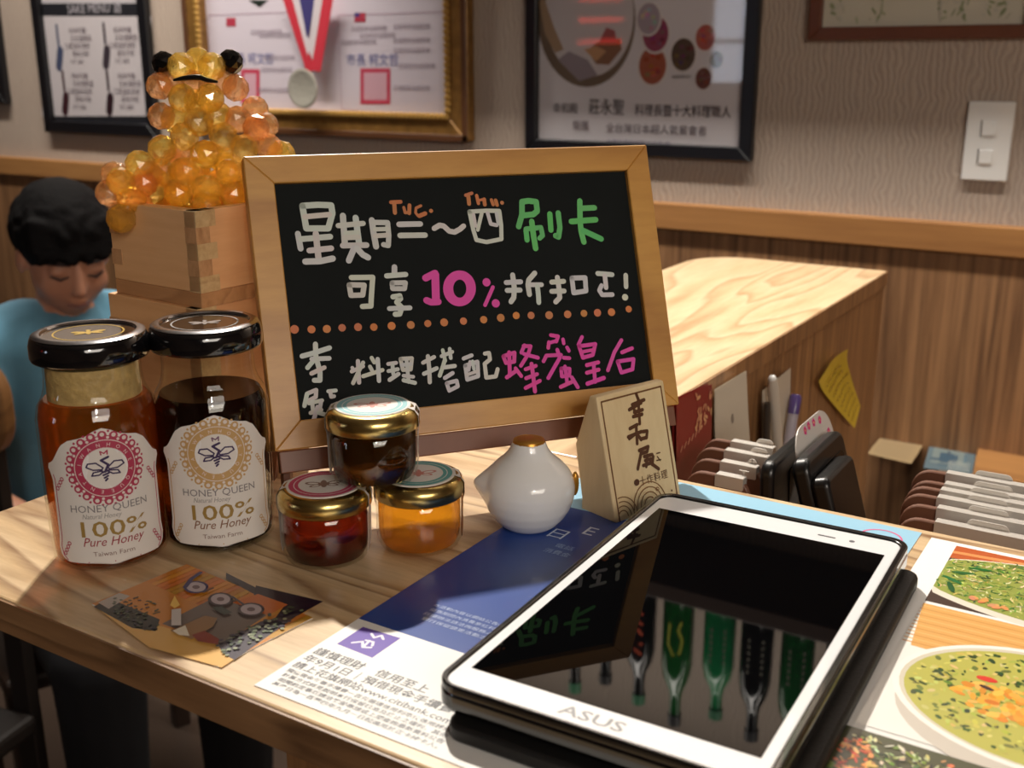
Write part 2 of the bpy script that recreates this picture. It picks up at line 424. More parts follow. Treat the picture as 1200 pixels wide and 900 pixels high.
o = MB().box((LX1-.001,CY1-.020,-.40),(CX1-.02,CY1-.006,-TH)).build('inner_panel', M['panel'], ct); rel(o, ct)

DESK = -.385
dk = thing('desk', 'low brown work desk behind the counter below the wainscot', 'desk', (0,0,FLOOR))
o = MB().box((LX1+.001,CY1-.004,DESK-.02),(1.2,WALL-.012,DESK)).build('desktop', plain('desk_laminate',(126,100,72),.4,noise=.12,nscale=30), dk); rel(o, dk)
for x in (LX1+.03, 1.15):
    for y in (CY1+.03, WALL-.06):
        o = MB().box((x-.02,y-.02,FLOOR),(x+.02,y+.02,DESK-.02)).build('leg', M['black'], dk); rel(o, dk)

# ================================================================== TABLET on its folder
TT = .0317
tu = Vector((cos(TT), sin(TT), 0)); tv = Vector((-sin(TT), cos(TT), 0))
TM = Matrix((tu, tv, Vector((0,0,1)))).transposed().to_4x4()
SW, SL = .1077, .1723
FOLD_H = .0072
fo = MB().prism(rrect(.0005,-.0205,.1215,.1875,.007), .0006, FOLD_H, TM).build('bill_folder', M['blackmat'], None, True, .0016)
tag(fo, 'black leatherette bill folder lying under the white tablet', 'folder')
tb = thing('tablet', 'white-bezelled tablet in a glossy black case lying on the bill folder', 'tablet', (.05,.09,FOLD_H))
MT = Matrix.Translation((-.05,-.09,-FOLD_H)) @ TM
MB().prism(rrect(-.0075,-.0155,.1155,.1935,.0095), FOLD_H, .0172, MT).build('case', M['blackgloss'], tb, True, .0028, 3)
def rim_ring(a, b, z0, z1):
    n = len(a); vs_ = [MT @ Vector((p[0],p[1],z)) for lp, z in ((a,z0),(a,z1),(b,z1),(b,z0)) for p in lp]
    return MB().add(vs_, [(k*n+i, k*n+(i+1)%n, ((k+1)%4)*n+(i+1)%n, ((k+1)%4)*n+i) for k in range(4) for i in range(n)])
rim_ring(rrect(-.0072,-.0152,.1152,.1932,.0092), rrect(-.0046,-.0131,.1122,.1893,.0065), .0150, .0186).build('case_rim', M['blackgloss'], tb, True, .0007)
fc = MB().prism(rrect(-.0046,-.0131,.1122,.1893,.0065), .0165, .0178, MT).build('bezel', M['tabwhite'], tb, True, .0003)
MB().prism([(0,0),(SW,0),(SW,SL),(0,SL)], .0170, .0180, MT).build('screen', M['screen'], tb)
pl = Print(lambda u,v,h: MT @ Vector((u,v,.01782+h)))
pl.text('ASUS', .052, -.0096, .0080, (146,146,148), sx=1.3, bold=.015)
pl.build('logo', M['print'], fc)
pc = Print(lambda u,v,h: MT @ Vector((u,v,.01782+h)))
pc.line([(.0765,.1800),(.0835,.1800)], .0014, (60,60,64)); pc.disc(.0915,.1802,.0013,.0013,(90,90,96))
pc.build('speaker_slot', M['print'], fc)

# ================================================================== PAPERS ON THE COUNTER
# --- flyer
FZ = .0004
fx0, fx1, fy0, fy1 = -.0800, .1030, -.0300, .2517
fl = MB().box((fx0,fy0,.00005),(fx1,fy1,FZ)).build('flyer', M['paper'])
tag(fl, 'blue and white printed bank flyer partly under the tablet', 'flyer')
pf = Print(lambda u,v,h: Vector((u,v,FZ+h)))
pf.rect(fx0,.0318,fx1,.187,(36,72,150)); pf.rect(fx0,.187,fx1,fy1,(158,206,232))
pf.poly([(-.0737,.0105),(-.0545,.0095),(-.0545,.0280),(-.0737,.0272)],(104,76,176))
for ps in ([(-.067,.0245),(-.064,.0225),(-.0625,.0255),(-.060,.0235)], [(-.0655,.019),(-.062,.0195),(-.0605,.017)], [(-.069,.0145),(-.066,.0175),(-.063,.014),(-.060,.0155)], [(-.064,.0195),(-.063,.0145)]):
    pf.line(ps, .0012, (235,230,245))
G = (84,84,90)
def ltext(t, u, v, size, col, width, **k): pf.text(t, u+width/2, v, size, col, width=width, **k)
ltext('謹慎理財　信用至上　花旗', -.0775, .0000, .0058, G, .075, bold=.012)
ltext('年9月1日｜預借現金手續費', -.0775, -.0062, .0054, G, .072, bold=.012)
ltext('請上花旗網站www.citibank.com', -.0775, -.0120, .0050, G, .076, bold=.012)
for k in range(4):
    y = -.0160-.0034*k
    ltext(['預借現金每筆手續費一百元循環信用利率依信用評分','計算方式詳見說明本行保留核准及終止之權利，其他','相關約定事項請洽客服專線或上網查詢最新資料公告','基準日為一百零四年九月一日起適用於正卡持卡人。'][k], -.0770+.001*k, y, .0028, (104,104,110), .078, bold=.015)
for k in range(4):
    ltext(['本活動內容以網站公告為準','優惠期間內消費享紅利回饋','詳細辦法請洽詢服務人員。','銀行保留變更活動之權利'][k], -.060+.001*k, .0580-.0042*k, .0028, (186,200,232), .040)
pf.text('日', -.0515, .1490, .0125, (212,224,242)); pf.text('E', -.0395, .1600, .0140, (212,224,242))
ltext('電話', -.046, .1395, .0050, (150,176,220), .010); ltext('消費金', -.048, .1320, .0050, (150,176,220), .014)
pf.ring(.087,.2345,.0095,.0105,(232,104,150),24)
pf.build('printing', M['gprint'], fl)

# --- photo card
c00 = Vector((-.1874,-.0200,0)); c10 = Vector((-.1006,-.0280,0)); c01 = Vector((-.1862,.0290,0))
cu_ = (c10-c00).normalized(); cv_ = Vector((-cu_.y,cu_.x,0)); CW, CH = .0862, .0500
CZ = .0006
card = MB().prism([tuple((c00+cu_*a+cv_*b)[:2]) for a,b in ((0,0),(CW,0),(CW,CH),(0,CH))], .00005, CZ).build('photo_card', M['paper'])
tag(card, 'small orange photo card with plant and candle in front of the honey jars', 'card')
pk = Print(lambda u,v,h: c00+cu_*u+cv_*v+Vector((0,0,CZ+h)))
def K(x, y): return plane_local((100+x/4, 640+y/4), c00, cu_, cv_)
pk.rect(0,0,CW,CH,(206,132,52))
pk.poly([K(60,300),K(300,480),K(640,575),K(1100,270),K(1000,240),K(800,400),K(500,420)],(226,176,96))
for i in range(24):
    f = i/24; pk.rect(CW*f,CH*.55,CW*(f+.045),CH,(206+int(14*sin(i)),128+int(16*sin(i*1.7)),46),True)
pk.h += 1
pk.poly([K(360,370),K(640,230),K(850,330),K(640,470)],(112,98,92)); pk.poly([K(660,130),K(800,200),K(800,235),K(660,160)],(52,42,52))
pk.poly([K(800,190),K(1115,265),K(1000,330),K(870,370),K(930,290),K(790,235)],(38,26,44))
pk.poly([K(690,270),K(810,230),K(950,280),K(860,330)],(204,108,46))
pk.poly([K(620,470),K(820,360),K(960,330),K(1010,320),K(700,540),K(660,520)],(62,54,66))
pk.poly([K(40,290),K(110,250),K(350,350),K(330,405),K(220,390)],(30,34,30)); pk.poly([K(60,270),K(160,225),K(210,240),K(110,300)],(182,170,160))
for i in range(110):
    x, y = R.uniform(120,345), R.uniform(245,400)
    if y > 250+ (x-120)*.75+60 or y < 235+(x-220)*.35: continue
    c = R.choice([(40,52,38),(62,78,50),(24,28,30),(84,92,66),(48,40,62)])
    pk.disc(*K(x,y), .0010, .0006, c, 6, rot=R.uniform(0,3))
for i in range(90):
    t = R.random(); x = 640+t*340+R.uniform(-40,40); y = 500-t*170+R.uniform(-40,30)
    c = R.choice([(70,84,62),(110,124,92),(46,48,50),(150,156,128),(60,52,76)])
    pk.disc(*K(x,y), .0011, .0009, c, 6, rot=R.uniform(0,3))
pk.poly([K(420,245),K(445,290),K(420,305),K(398,290)],(250,206,110)); pk.poly([K(405,310),K(450,305),K(450,385),K(405,385)],(216,206,200))
pk.poly([K(400,410),K(560,340),K(620,350),K(600,390),K(500,450)],(150,110,70)); pk.poly([K(410,410),K(470,385),K(490,435),K(440,430)],(236,226,206))
pk.poly([K(500,430),K(560,410),K(630,450),K(620,475),K(530,460)],(136,44,34))
pk.poly([K(590,300),K(640,295),K(690,325),K(650,335)],(52,62,56))
for (x,y,rw,rh) in ((520,205,52,26),(635,262,52,28),(778,310,56,28)):
    pk.poly([K(x+rw*cos(a*pi/12),y+rh*sin(a*pi/12)) for a in range(24)],(186,170,176))
    pk.line([K(x+rw*cos(a*pi/10),y+rh*sin(a*pi/10)) for a in range(20)], .0012, (44,34,92) if x<560 else (62,42,54), closed=True)
    pk.poly([K(x+rw*.35*cos(a*pi/6),y+rh*.35*sin(a*pi/6)) for a in range(12)],(110,84,90))
pk.line([K(470,205),K(500,165),K(540,138)], .0022, (44,34,92)); pk.line([K(555,230),K(600,210)], .001, (62,42,54)); pk.line([K(690,250),K(740,285)], .001, (62,42,54))
pk.build('picture', M['gprint'], card)

# --- menu sheet with dishes
mx0, mx1, my0, my1 = .1085, .3900, -.0330, .2480
MZ = .0005
mn = MB().box((mx0,my0,.00005),(mx1,my1,MZ)).build('menu_sheet', M['paper'])
tag(mn, 'white menu sheet with photographs of green dishes beside the tablet', 'menu')
pm = Print(lambda u,v,h: Vector((u,v,MZ+h)), 1.2e-7)
def Q(x, y): p = onz(960+x*.3221, 610+y*.3222); return (p.x, p.y)
def clipcol(c, s=18): return tuple(max(0,min(255,int(v+R.uniform(-s,s)))) for v in c)
# first picture: plate of green noodles
a = [Q(500,95),Q(385,290)]
x_l = .1210; ytop = .2443; ybot = .1765
pm.rect(x_l,ybot,mx1-.012,ytop,(70,52,44))
pm.poly([(x_l,ytop),(.190,ytop),(.190,.236),(x_l,.2285)],(190,92,44)); pm.poly([(x_l,.2375),(.190,ytop),(.190,.2405),(x_l,.2345)],(224,150,90))
pcx, pcy = .190, .2070
pm.poly([(max(x_l,pcx+.0840*cos(k*pi/30)),min(ytop,pcy+.0345*sin(k*pi/30))) for k in range(60)],(232,222,206)); pm.poly([(max(x_l,pcx+.0810*cos(k*pi/30)),min(ytop,pcy+.002+.0315*sin(k*pi/30))) for k in range(60)],(150,160,74))
def inside(u, v, cx, cy, ru, rv): return ((u-cx)/ru)**2+((v-cy)/rv)**2 < 1
GREENS = [(176,190,84),(206,206,116),(120,156,62),(54,110,50),(222,216,150),(90,132,54),(186,178,90),(34,84,44),(236,226,170)]
for i in range(2600):
    u, v = R.uniform(x_l,pcx+.078), R.uniform(ybot,ytop)
    if not inside(u,v,pcx,pcy+.002,.080,.0305): continue
    a_ = R.uniform(0,pi); l = R.uniform(.0015,.0055); k_ = R.uniform(-.6,.6)
    pts = [(u,v),(u+l*cos(a_)*.5,v+l*sin(a_)*.5),(u+l*cos(a_+k_),v+l*sin(a_+k_))]
    if any(q[0] < x_l or q[1] > ytop or q[1] < ybot for q in pts): continue
    w_ = R.uniform(.0004,.0010); c = clipcol(R.choice(GREENS))
    d = Vector((-sin(a_),cos(a_)))*w_/2
    pm.raw([(pts[0][0]-d.x,pts[0][1]-d.y),(pts[1][0]-d.x,pts[1][1]-d.y),(pts[2][0],pts[2][1]),(pts[1][0]+d.x,pts[1][1]+d.y),(pts[0][0]+d.x,pts[0][1]+d.y)],[(0,1,2,3,4)],c)
for (u,v) in ((.140,.190),(.150,.186),(.166,.194)):
    for j in range(5): pm.disc(u+R.uniform(-.004,.004),v+R.uniform(-.002,.002),.0022,.0014,clipcol((226,150,96)),8,rot=R.uniform(0,3))
for (u,v,a_) in ((.130,.214,.3),(.127,.204,-.5),(.128,.196,-1.2),(.136,.222,.2)):
    pm.disc(u,v,.0055,.0014,clipcol((40,104,52)),10,rot=a_)
# second picture: bowl of soup on a board
yb1, yb0 = .1735, .0660
pm.rect(x_l,yb0,mx1-.012,yb1,(238,236,230)); pm.poly([(x_l,yb1),(mx1-.012,yb1),(mx1-.012,.120),(x_l+.004,.1330)],(226,170,96))
for i in range(14):
    y = yb1-.002-.0032*i
    if y > .135: pm.poly([(x_l,y),(mx1-.012,y+.002),(mx1-.012,y+.0012),(x_l,y-.0009)],(212,150,76) if i%2 else (236,186,116))
bcx, bcy, bru, brv = .1800, .1110, .0560, .0440
pm.disc(bcx,bcy-.012,bru*.93,brv*.95,(206,198,186),40); pm.disc(bcx,bcy,bru,brv,(246,242,234),48); pm.disc(bcx,bcy,bru*.955,brv*.945,(214,206,186),48); pm.disc(bcx+.0005,bcy-.0005,bru*.93,brv*.91,(186,182,84),48)
for i in range(1100):
    u, v = R.uniform(bcx-bru,bcx+bru), R.uniform(bcy-brv,bcy+brv)
    if not inside(u,v,bcx,bcy,bru*.88,brv*.85): continue
    pm.disc(u,v,R.uniform(.0006,.0022),R.uniform(.0004,.0012),clipcol(R.choice([(200,190,92),(176,178,78),(62,84,34),(44,70,30),(212,204,120),(110,124,50)]),14),8,rot=R.uniform(0,3))
gx, gy = .160, .106
for i in range(160):
    u, v = gx+R.uniform(-.013,.036), gy+R.uniform(-.011,.013)
    if not inside(u,v,gx+.011,gy+.001,.026,.013): continue
    pm.disc(u,v,R.uniform(.0012,.0032),R.uniform(.001,.0022),clipcol(R.choice([(238,168,60),(244,186,84),(226,146,44)]),10),8,rot=R.uniform(0,3))
pm.disc(.1560,.1215,.0040,.0020,(220,56,40),10); pm.disc(.1570,.1150,.0030,.0012,(60,30,40),10,rot=-.3); pm.disc(.1605,.1055,.0028,.0016,(214,122,36),10)
# third picture
yc1 = .0625
pm.rect(x_l-.003,my0+.004,mx1-.012,yc1,(70,74,50))
for i in range(2600):
    u, v = R.uniform(x_l,.24), R.uniform(my0+.008,yc1-.004)
    t = sin(u*210)+cos(v*170+u*90)
    c = R.choice([(230,140,80),(236,170,110),(214,96,60)]) if t > .55 else R.choice([(132,152,76),(196,200,140),(96,118,54),(224,222,190),(40,40,34)])
    pm.disc(u,v,R.uniform(.0006,.0026),R.uniform(.0003,.0010),clipcol(c),6,rot=R.uniform(0,3))
pm.build('food_pictures', M['gprint'], mn)

# ================================================================== CHALKBOARD
BW, BH, BZ = .2267, .1497, .0420
byaw, blean = .9132, .3481
bo = Vector((-.1748,.0842,BZ))
bu = Vector((cos(byaw),sin(byaw),0)); bn = Vector((sin(byaw),-cos(byaw),0))
bv = Vector((0,0,1))*cos(blean)-bn*sin(blean); bw = bu.cross(bv)      # bw points towards the viewer
BM = Matrix((bu,bv,bw)).transposed().to_4x4(); BM.translation = bo
cb = thing('chalkboard', 'small wood-framed chalkboard with white, green and pink handwriting', 'chalkboard', (bo.x,bo.y,0))
CBI = Matrix.Translation((-bo.x,-bo.y,0)) @ BM
FWD = .0142; FT = .0120
def fpart(pts, z0=-FT, z1=0.): return MB().prism(pts, z0, z1, CBI)
for pts in ([(0,0),(BW,0),(BW-FWD,FWD),(FWD,FWD)], [(BW,0),(BW,BH),(BW-FWD,BH-FWD),(BW-FWD,FWD)], [(BW,BH),(0,BH),(FWD,BH-FWD),(BW-FWD,BH-FWD)], [(0,BH),(0,0),(FWD,FWD),(FWD,BH-FWD)]):
    fpart(pts).build('frame_rail', M['frame_wood'], cb, bevel=.0005, bseg=1)
SLZ = -.0035
MB().box((FWD-.003,FWD-.003,-.0100),(BW-FWD+.003,BH-FWD+.003,SLZ), CBI).build('slate', M['slate'], cb)
MB().box((.002,-.0115,-.0105),(BW-.002,-.0003,-.0025), CBI).build('stand_bar', M['redwood'], cb, bevel=.0006)
# easel legs: front pair under the bar, rear prop
for uu in (.006, BW-.030):
    p0 = CBI @ Vector((uu,-.006,-.0115)); p1 = Vector((p0.x-bn.x*.060, p0.y-bn.y*.060, .0032)); pa = CBI @ Vector((uu,.020,-.0160))
    MB().tube([(p0.x+.0*bn.x,p0.y,p0.z),(p0.x+bn.x*.006,p0.y+bn.y*.006,.0032)], .0032, 6).build('front_foot', M['redwood'], cb)
    MB().tube([pa,p1], .0032, 6).build('rear_leg', M['redwood'], cb)
org = BM @ Vector((0,0,SLZ))
def BP(z):
    ox, oy, sc = z
    return lambda x, y: plane_local((ox+x/sc, oy+y/sc), org, bu, bv)
def chalk(name, z, strokes, col, label=None, dots=()):
    pr = Print(lambda u,v,h: CBI @ Vector((u,v,SLZ+.00015+h)), 6e-6); f = BP(z)
    for s_ in strokes:
        wpx, pts = s_[0], s_[1]
        p0 = plane_local((550,350), org, bu, bv); p1 = plane_local((551,350), org, bu, bv)
        pr.line([f(*p) for p in pts], wpx*abs(p1[0]-p0[0])*.97, clipcol(col,6), closed=len(s_)>2)
    for (x,y,r_) in dots:
        pr.disc(*f(x,y), r_, r_, clipcol(col,10), 14)
    o_ = pr.build(name, M['chalk'], cb)
    if label: o_['label'] = label
    return o_
M['chalk'] = printmat('chalk_marker', .75)
WH, GR, PK, OR = (214,214,210), (104,196,112), (232,84,176), (206,128,84)
Z1 = (335,215,8.571)
chalk('white_lettering', Z1, [
 (7,[(165,225),(320,215),(455,220),(468,300),(425,452),(205,452)],1),(6,[(190,335),(440,312)]),(6.5,[(120,505),(148,655)]),(6.5,[(150,560),(445,535)]),(7,[(300,505),(328,760)]),(6.5,[(235,675),(455,652)]),(7,[(195,785),(340,782),(470,755)]),
 (7,[(572,325),(592,615)]),(7,[(700,345),(735,610)]),(6,[(525,425),(775,402)]),(5,[(600,500),(725,490)]),(6,[(595,545),(725,540)]),(6.5,[(570,625),(810,620)]),(7,[(685,650),(632,775)]),(7,[(715,655),(770,715),(825,745)]),
 (7,[(862,370),(880,500),(905,635)]),(6,[(880,392),(1020,395),(1032,520),(1028,625),(980,615)]),(5,[(895,462),(1020,458)]),(5.5,[(895,528),(1020,520)])], WH)
Z2 = (450,210,8)
chalk('white_lettering', Z2, [(6.4,[(140,424),(340,420)]),(6.4,[(150,528),(385,525)]),(6.2,[(470,462),(520,432),(560,440),(610,487),(660,497),(710,470),(745,440)]),
 (5,[(800,305),(835,470),(865,570),(960,590),(1100,562),(1098,430),(1080,298),(960,296)],1),(4.6,[(915,320),(878,475)]),(4,[(838,330),(858,440)]),(4.6,[(970,318),(1000,420),(1055,432)]),(4,[(1052,320),(1070,420)])], WH)
chalk('orange_lettering', Z2, [(4.5,[(65,217),(155,212)]),(4.8,[(95,225),(102,315)]),(3.6,[(185,265),(198,315),(230,312)]),(4.5,[(238,245),(236,320)]),(3.2,[(345,250),(300,270),(295,315),(320,345)]),(5,[(330,345),(385,322)]),
 (4,[(765,152),(822,132)]),(4.8,[(790,165),(797,232)]),(4.2,[(868,155),(884,228)]),(4.6,[(938,190),(944,240)]),(3.2,[(885,200),(930,190)]),(4,[(1005,195),(1022,240)]),(4.6,[(1045,200),(1058,242)])], OR, 'small orange Tue. and Thu. notes', [(440,298,.0011),(1105,222,.0011)])
Z3 = (590,220,8.571)
chalk('green_lettering', Z3, [(7,[(185,142),(250,132),(328,142),(338,235),(300,268),(205,278)]),(7,[(185,145),(185,270),(152,390)]),(6.5,[(225,425),(236,525)]),(6,[(225,415),(375,400),(392,480),(362,508)]),(7,[(283,340),(300,480),(322,610)]),
 (6.8,[(464,265),(475,425)]),(6.8,[(548,255),(566,400),(552,495),(522,482)]),(7,[(765,135),(768,330),(778,440),(806,545)]),(6.8,[(780,208),(912,202)]),(7,[(680,340),(925,322)]),(7,[(800,432),(980,515)])], GR, 'green chalk characters')
Z4 = (395,300,6)
chalk('white_lettering', Z4, [(6,[(100,152),(250,150),(240,300),(238,352),(178,355)]),(6,[(85,203),(190,205),(180,275),(97,277)],1),(6.5,[(403,78),(403,125)]),(6,[(348,140),(482,130)]),(5.6,[(385,190),(480,188),(474,230),(390,230)],1),
 (6,[(392,288),(440,280),(446,300),(418,325),(455,362),(440,408),(408,410)]),(5.6,[(367,370),(512,365)])], WH)
def pink10():
    f = BP(Z4); pr = Print(lambda u,v,h: CBI @ Vector((u,v,SLZ+.00015+h)), 6e-6)
    px = abs(plane_local((551,350),org,bu,bv)[0]-plane_local((550,350),org,bu,bv)[0])
    pr.line([f(622,155),f(688,122),f(692,315)], 8*px, PK); pr.line([f(690,130),f(695,320)], 9*px, PK); pr.line([f(628,312),f(660,325),f(712,322)], 7.5*px, PK)
    n = 36; pts = []; fs = []
    for i in range(n+1):
        a = 2*pi*i/n; pts += [f(862+46*cos(a),230+64*sin(a)), f(860+115*cos(a),228+126*sin(a))]
    for i in range(n): fs.append((2*i,2*i+1,2*i+3,2*i+2))
    pr.raw(pts, fs, PK)
    for x, y in ((1050,185),(1115,333)): pr.disc(*f(x,y), 4.8*px, 4.8*px, PK, 16)
    pr.line([f(1095,220),f(1040,345)], 4.5*px, PK)
    pr.build('pink_lettering', M['chalk'], cb)['label'] = 'pink 10% lettering'
pink10()
Z5 = (580,300,7.059)
chalk('white_lettering', Z5, [(6.3,[(146,158),(160,270),(155,345),(132,378)]),(6,[(92,220),(212,214)]),(6,[(100,285),(208,282)]),(6.3,[(328,142),(278,200),(272,240),(285,318)]),(5.6,[(290,238),(385,238)]),(6,[(350,250),(358,320),(362,385)]),
 (6.3,[(515,178),(532,290),(535,345),(502,380)]),(6,[(468,217),(568,210)]),(6,[(468,293),(572,290)]),(6,[(635,183),(745,180),(752,290),(650,305)],1),(6,[(848,145),(968,155)]),(6,[(908,165),(918,262)]),(5.6,[(880,245),(862,285),(885,322),(970,320)]),(6,[(1080,160),(1083,255)])], WH, None, [(1075,342,.0019)])
dpx = [(345,386),(365,386),(383,385.5)]+[(395+x/6,300+y/6) for x,y in ((35,505),(147,500),(258,500),(383,492),(518,485),(637,475),(752,467),(888,458),(1030,448))]+[(580+x/7.059,300+y/7.059) for x,y in ((47,512),(175,493),(298,492),(447,490),(600,483),(735,475),(847,470),(963,465),(1105,440))]
chalk('orange_dots', (0,0,1), [], (214,134,84), 'dotted orange line', [(x,y,R.uniform(.0019,.0023)) for x,y in dpx])
Z6 = (340,385,7.5)
chalk('white_lettering', Z6, [(5.6,[(222,137),(226,250)]),(5.6,[(105,243),(225,210),(345,170)]),(5.2,[(152,345),(228,255)]),(5.2,[(190,268),(343,262)]),(5.6,[(232,270),(262,380),(262,455),(212,455)]),(5,[(188,395),(300,343)]),
 (4.6,[(150,572),(228,540),(225,602),(150,640)]),(4.8,[(148,575),(125,680)]),(4.4,[(165,658),(280,632)]),(4.4,[(192,640),(200,720)]),(4.4,[(272,640),(262,700)]),(4.6,[(180,742),(272,715)]),(4.8,[(240,690),(205,808)]),(4.8,[(250,740),(330,765)]),(4.4,[(335,552),(400,545)]),(4.4,[(350,552),(360,600),(385,595)]),
 (4.8,[(595,287),(605,475)]),(4.4,[(540,378),(640,332)]),(4.6,[(640,300),(600,380),(552,480)]),(4,[(545,345),(560,370)]),(4.6,[(715,258),(738,298)]),(4.4,[(700,335),(718,368)]),(4.6,[(640,420),(810,365)]),(5,[(768,270),(780,460)]),
 (4.4,[(860,312),(930,302)]),(4.4,[(898,320),(905,400)]),(4.4,[(862,375),(945,358)]),(4.8,[(872,452),(950,400)]),(4.6,[(968,268),(1068,262),(1058,360),(990,365)],1),(4.2,[(978,322),(1060,312)]),(4.4,[(1020,275),(1040,470)]),(4.2,[(995,415),(1080,425)]),(4.8,[(995,455),(1095,478)])], WH)
Z7 = (490,385,9.23)
chalk('white_lettering', Z7, [(5,[(105,300),(120,440),(125,580)]),(4.6,[(52,370),(172,308)]),(4.8,[(62,490),(200,430)]),(4.4,[(265,235),(292,350)]),(4.4,[(340,220),(352,320)]),(4.4,[(252,300),(368,252)]),(4.8,[(285,350),(260,430),(232,510)]),(4.8,[(285,420),(395,405)]),(4.8,[(288,535),(372,482)]),(4.6,[(308,592),(415,565),(428,625),(335,672)],1),
 (4.6,[(490,325),(578,290)]),(4.8,[(508,402),(640,360),(648,515),(530,553)],1),(4,[(560,360),(545,450)]),(4,[(588,355),(602,440)]),(3.8,[(530,500),(640,462)]),(4.8,[(720,272),(765,265),(775,335),(718,382),(735,532),(838,518),(858,440)])], WH)
Z8 = (580,380,6.667)
chalk('pink_lettering', Z8, [(4.8,[(65,250),(152,222),(150,292),(85,302)],1),(4.8,[(110,220),(116,400)]),(4.8,[(92,415),(170,360)]),(4.6,[(160,345),(205,405)]),(4.6,[(230,165),(205,222)]),(4.6,[(222,170),(278,172),(258,235),(202,325)]),(4.6,[(225,232),(335,262)]),(5,[(285,310),(300,420),(312,525)]),(4.6,[(238,352),(318,325)]),(4.6,[(242,422),(328,390)]),(4.6,[(238,498),(350,442)]),
 (4.6,[(435,85),(492,95),(478,135)]),(4.6,[(420,140),(415,185)]),(4.2,[(425,145),(480,130)]),(4.4,[(530,118),(536,150)]),(4.6,[(562,182),(576,208)]),(4.6,[(378,290),(400,245),(515,240)]),(4.8,[(485,200),(505,262),(415,420)]),(4.6,[(535,262),(580,265)]),(4.4,[(515,345),(582,348),(580,402),(520,408)],1),(4.6,[(545,330),(562,455)]),(4.8,[(512,490),(600,450)]),(4.8,[(598,415),(645,492)]),
 (4.6,[(678,100),(650,160)]),(4.8,[(655,172),(782,155),(762,240),(685,262)],1),(4.2,[(672,218),(765,200)]),(4.8,[(715,320),(805,298)]),(4.8,[(768,310),(780,450)]),(4.8,[(715,380),(808,355)]),(5.2,[(720,465),(848,420)]),
 (4.8,[(985,125),(930,220),(880,360)]),(4.8,[(990,220),(1068,188)]),(4.8,[(955,292),(1080,272),(1072,352),(985,378)],1)], PK)

# ================================================================== WOODEN SIGN
def sign():
    f0 = onz(722,614); 
    a = Vector((f0.x,f0.y,0))                       # near bottom-left corner of the front face
    bR = onz(802,585)                               # bottom right corner
    su = Vector((bR.x-a.x, bR.y-a.y, 0)); 
    W = .0500; su.normalize(); sn = Vector((su.y,-su.x,0))   # towards the viewer
    D, H = .0200, .0640
    lean = .0165
    t = thing('wooden_sign', 'small wedge-shaped birch sign with burnt calligraphy beside the white porcelain', 'sign', (a.x,a.y,0))
    # side profile: front face leans back, back is stepped
    prof = [(0,0),(0,.0),(-lean,H),(-lean-.0050,H),(-lean-.0150,H*.55),(-D-.006,H*.10),(-D-.006,0)]
    prof = [prof[0]]+prof[2:]
    mb = MB(); n = len(prof)
    pts = [sn*p[0]+Vector((0,0,p[1])) for p in prof]+[su*W+sn*p[0]+Vector((0,0,p[1])) for p in prof]
    mb.add(pts, [tuple(range(n)), tuple(range(2*n-1,n-1,-1))]+[(i,n+i,n+(i+1)%n,(i+1)%n) for i in range(n)])
    bm = bmesh.new(); me = bpy.data.meshes.new('block'); me.from_pydata(mb.v,[],mb.f); bm.from_mesh(me); bmesh.ops.recalc_face_normals(bm, faces=bm.faces); bm.to_mesh(me); bm.free()
    me.materials.append(M['sign_wood']); link('block', me, t, .0008)
    sv = (Vector((0,0,H))-sn*lean).normalized(); so = Vector((a.x,a.y,0)); nrm = su.cross(sv)
    pr = Print(lambda u,v,h: su*u+sv*v+nrm*(.0001+h))
    Hh = hypot(H,lean)
    BR = (88,52,28)
    def S(x, y): return plane_local((540+x/4.286, 430+y/4.286), so, su, sv)
    e = .0028; pr.line([(e,0),(e,Hh-e),(W-e,Hh-e),(W-e,0)], .0009, (112,72,38))
    def brush(l, w=.0020):
        for s_ in l: pr.line([S(*p) for p in s_], w, BR)
    brush([[(880,135),(895,175)],[(860,190),(920,165)],[(845,215),(905,180)],[(870,228),(912,215)],[(865,250),(910,238)],[(890,160),(898,285)],[(870,215),(880,245)]])
    brush([[(848,310),(885,290)],[(840,352),(905,325)],[(880,295),(885,385)],[(870,340),(845,360)],[(890,345),(905,365)],[(912,325),(935,322),(932,355),(910,360)]])
    brush([[(895,420),(940,400)],[(940,400),(935,425),(905,435)],[(905,430),(888,512)],[(920,450),(960,440)],[(925,470),(955,462)],[(915,495),(960,480)],[(935,445),(930,500)],[(950,480),(992,512)],[(965,450),(960,490)]])
    brush([[(982,435),(998,430)],[(985,450),(1000,470)],[(982,470),(1003,465)]], .0007)
    pr.disc(*S(882,580), .0020,.0018,BR,12)
    for i, s_ in enumerate('十作料理'):
        q = S(915+i*36, 590-i*11); pr.text(s_, q[0], q[1], .0052, BR)
    # waves: sets of nested arcs
    for (x, y, r0) in ((815,755,75),(950,690,82),(1140,640,60)):
        c = S(x,y); 
        for k in range(4):
            rr = abs(S(x+r0*(1-.22*k),y)[0]-c[0])
            pts = []
            for i in range(19):
                a_ = pi*i/18; q = (c[0]+rr*cos(a_), c[1]+rr*sin(a_))
                if e < q[0] < W-e and q[1] > .0005: pts.append(q)
            if len(pts) > 2: pr.line(pts, .0006, (128,86,46))
    pr.line([S(985+8*cos(i*.8),612+8*sin(i*.8)) for i in range(8)], .0005, (128,86,46)); pr.disc(*S(1057,620), .0006,.0006,BR,8)
    pr.build('burnt_lettering', M['print'], t)['label'] = 'dark brown burnt calligraphy and wave pattern'
sign()

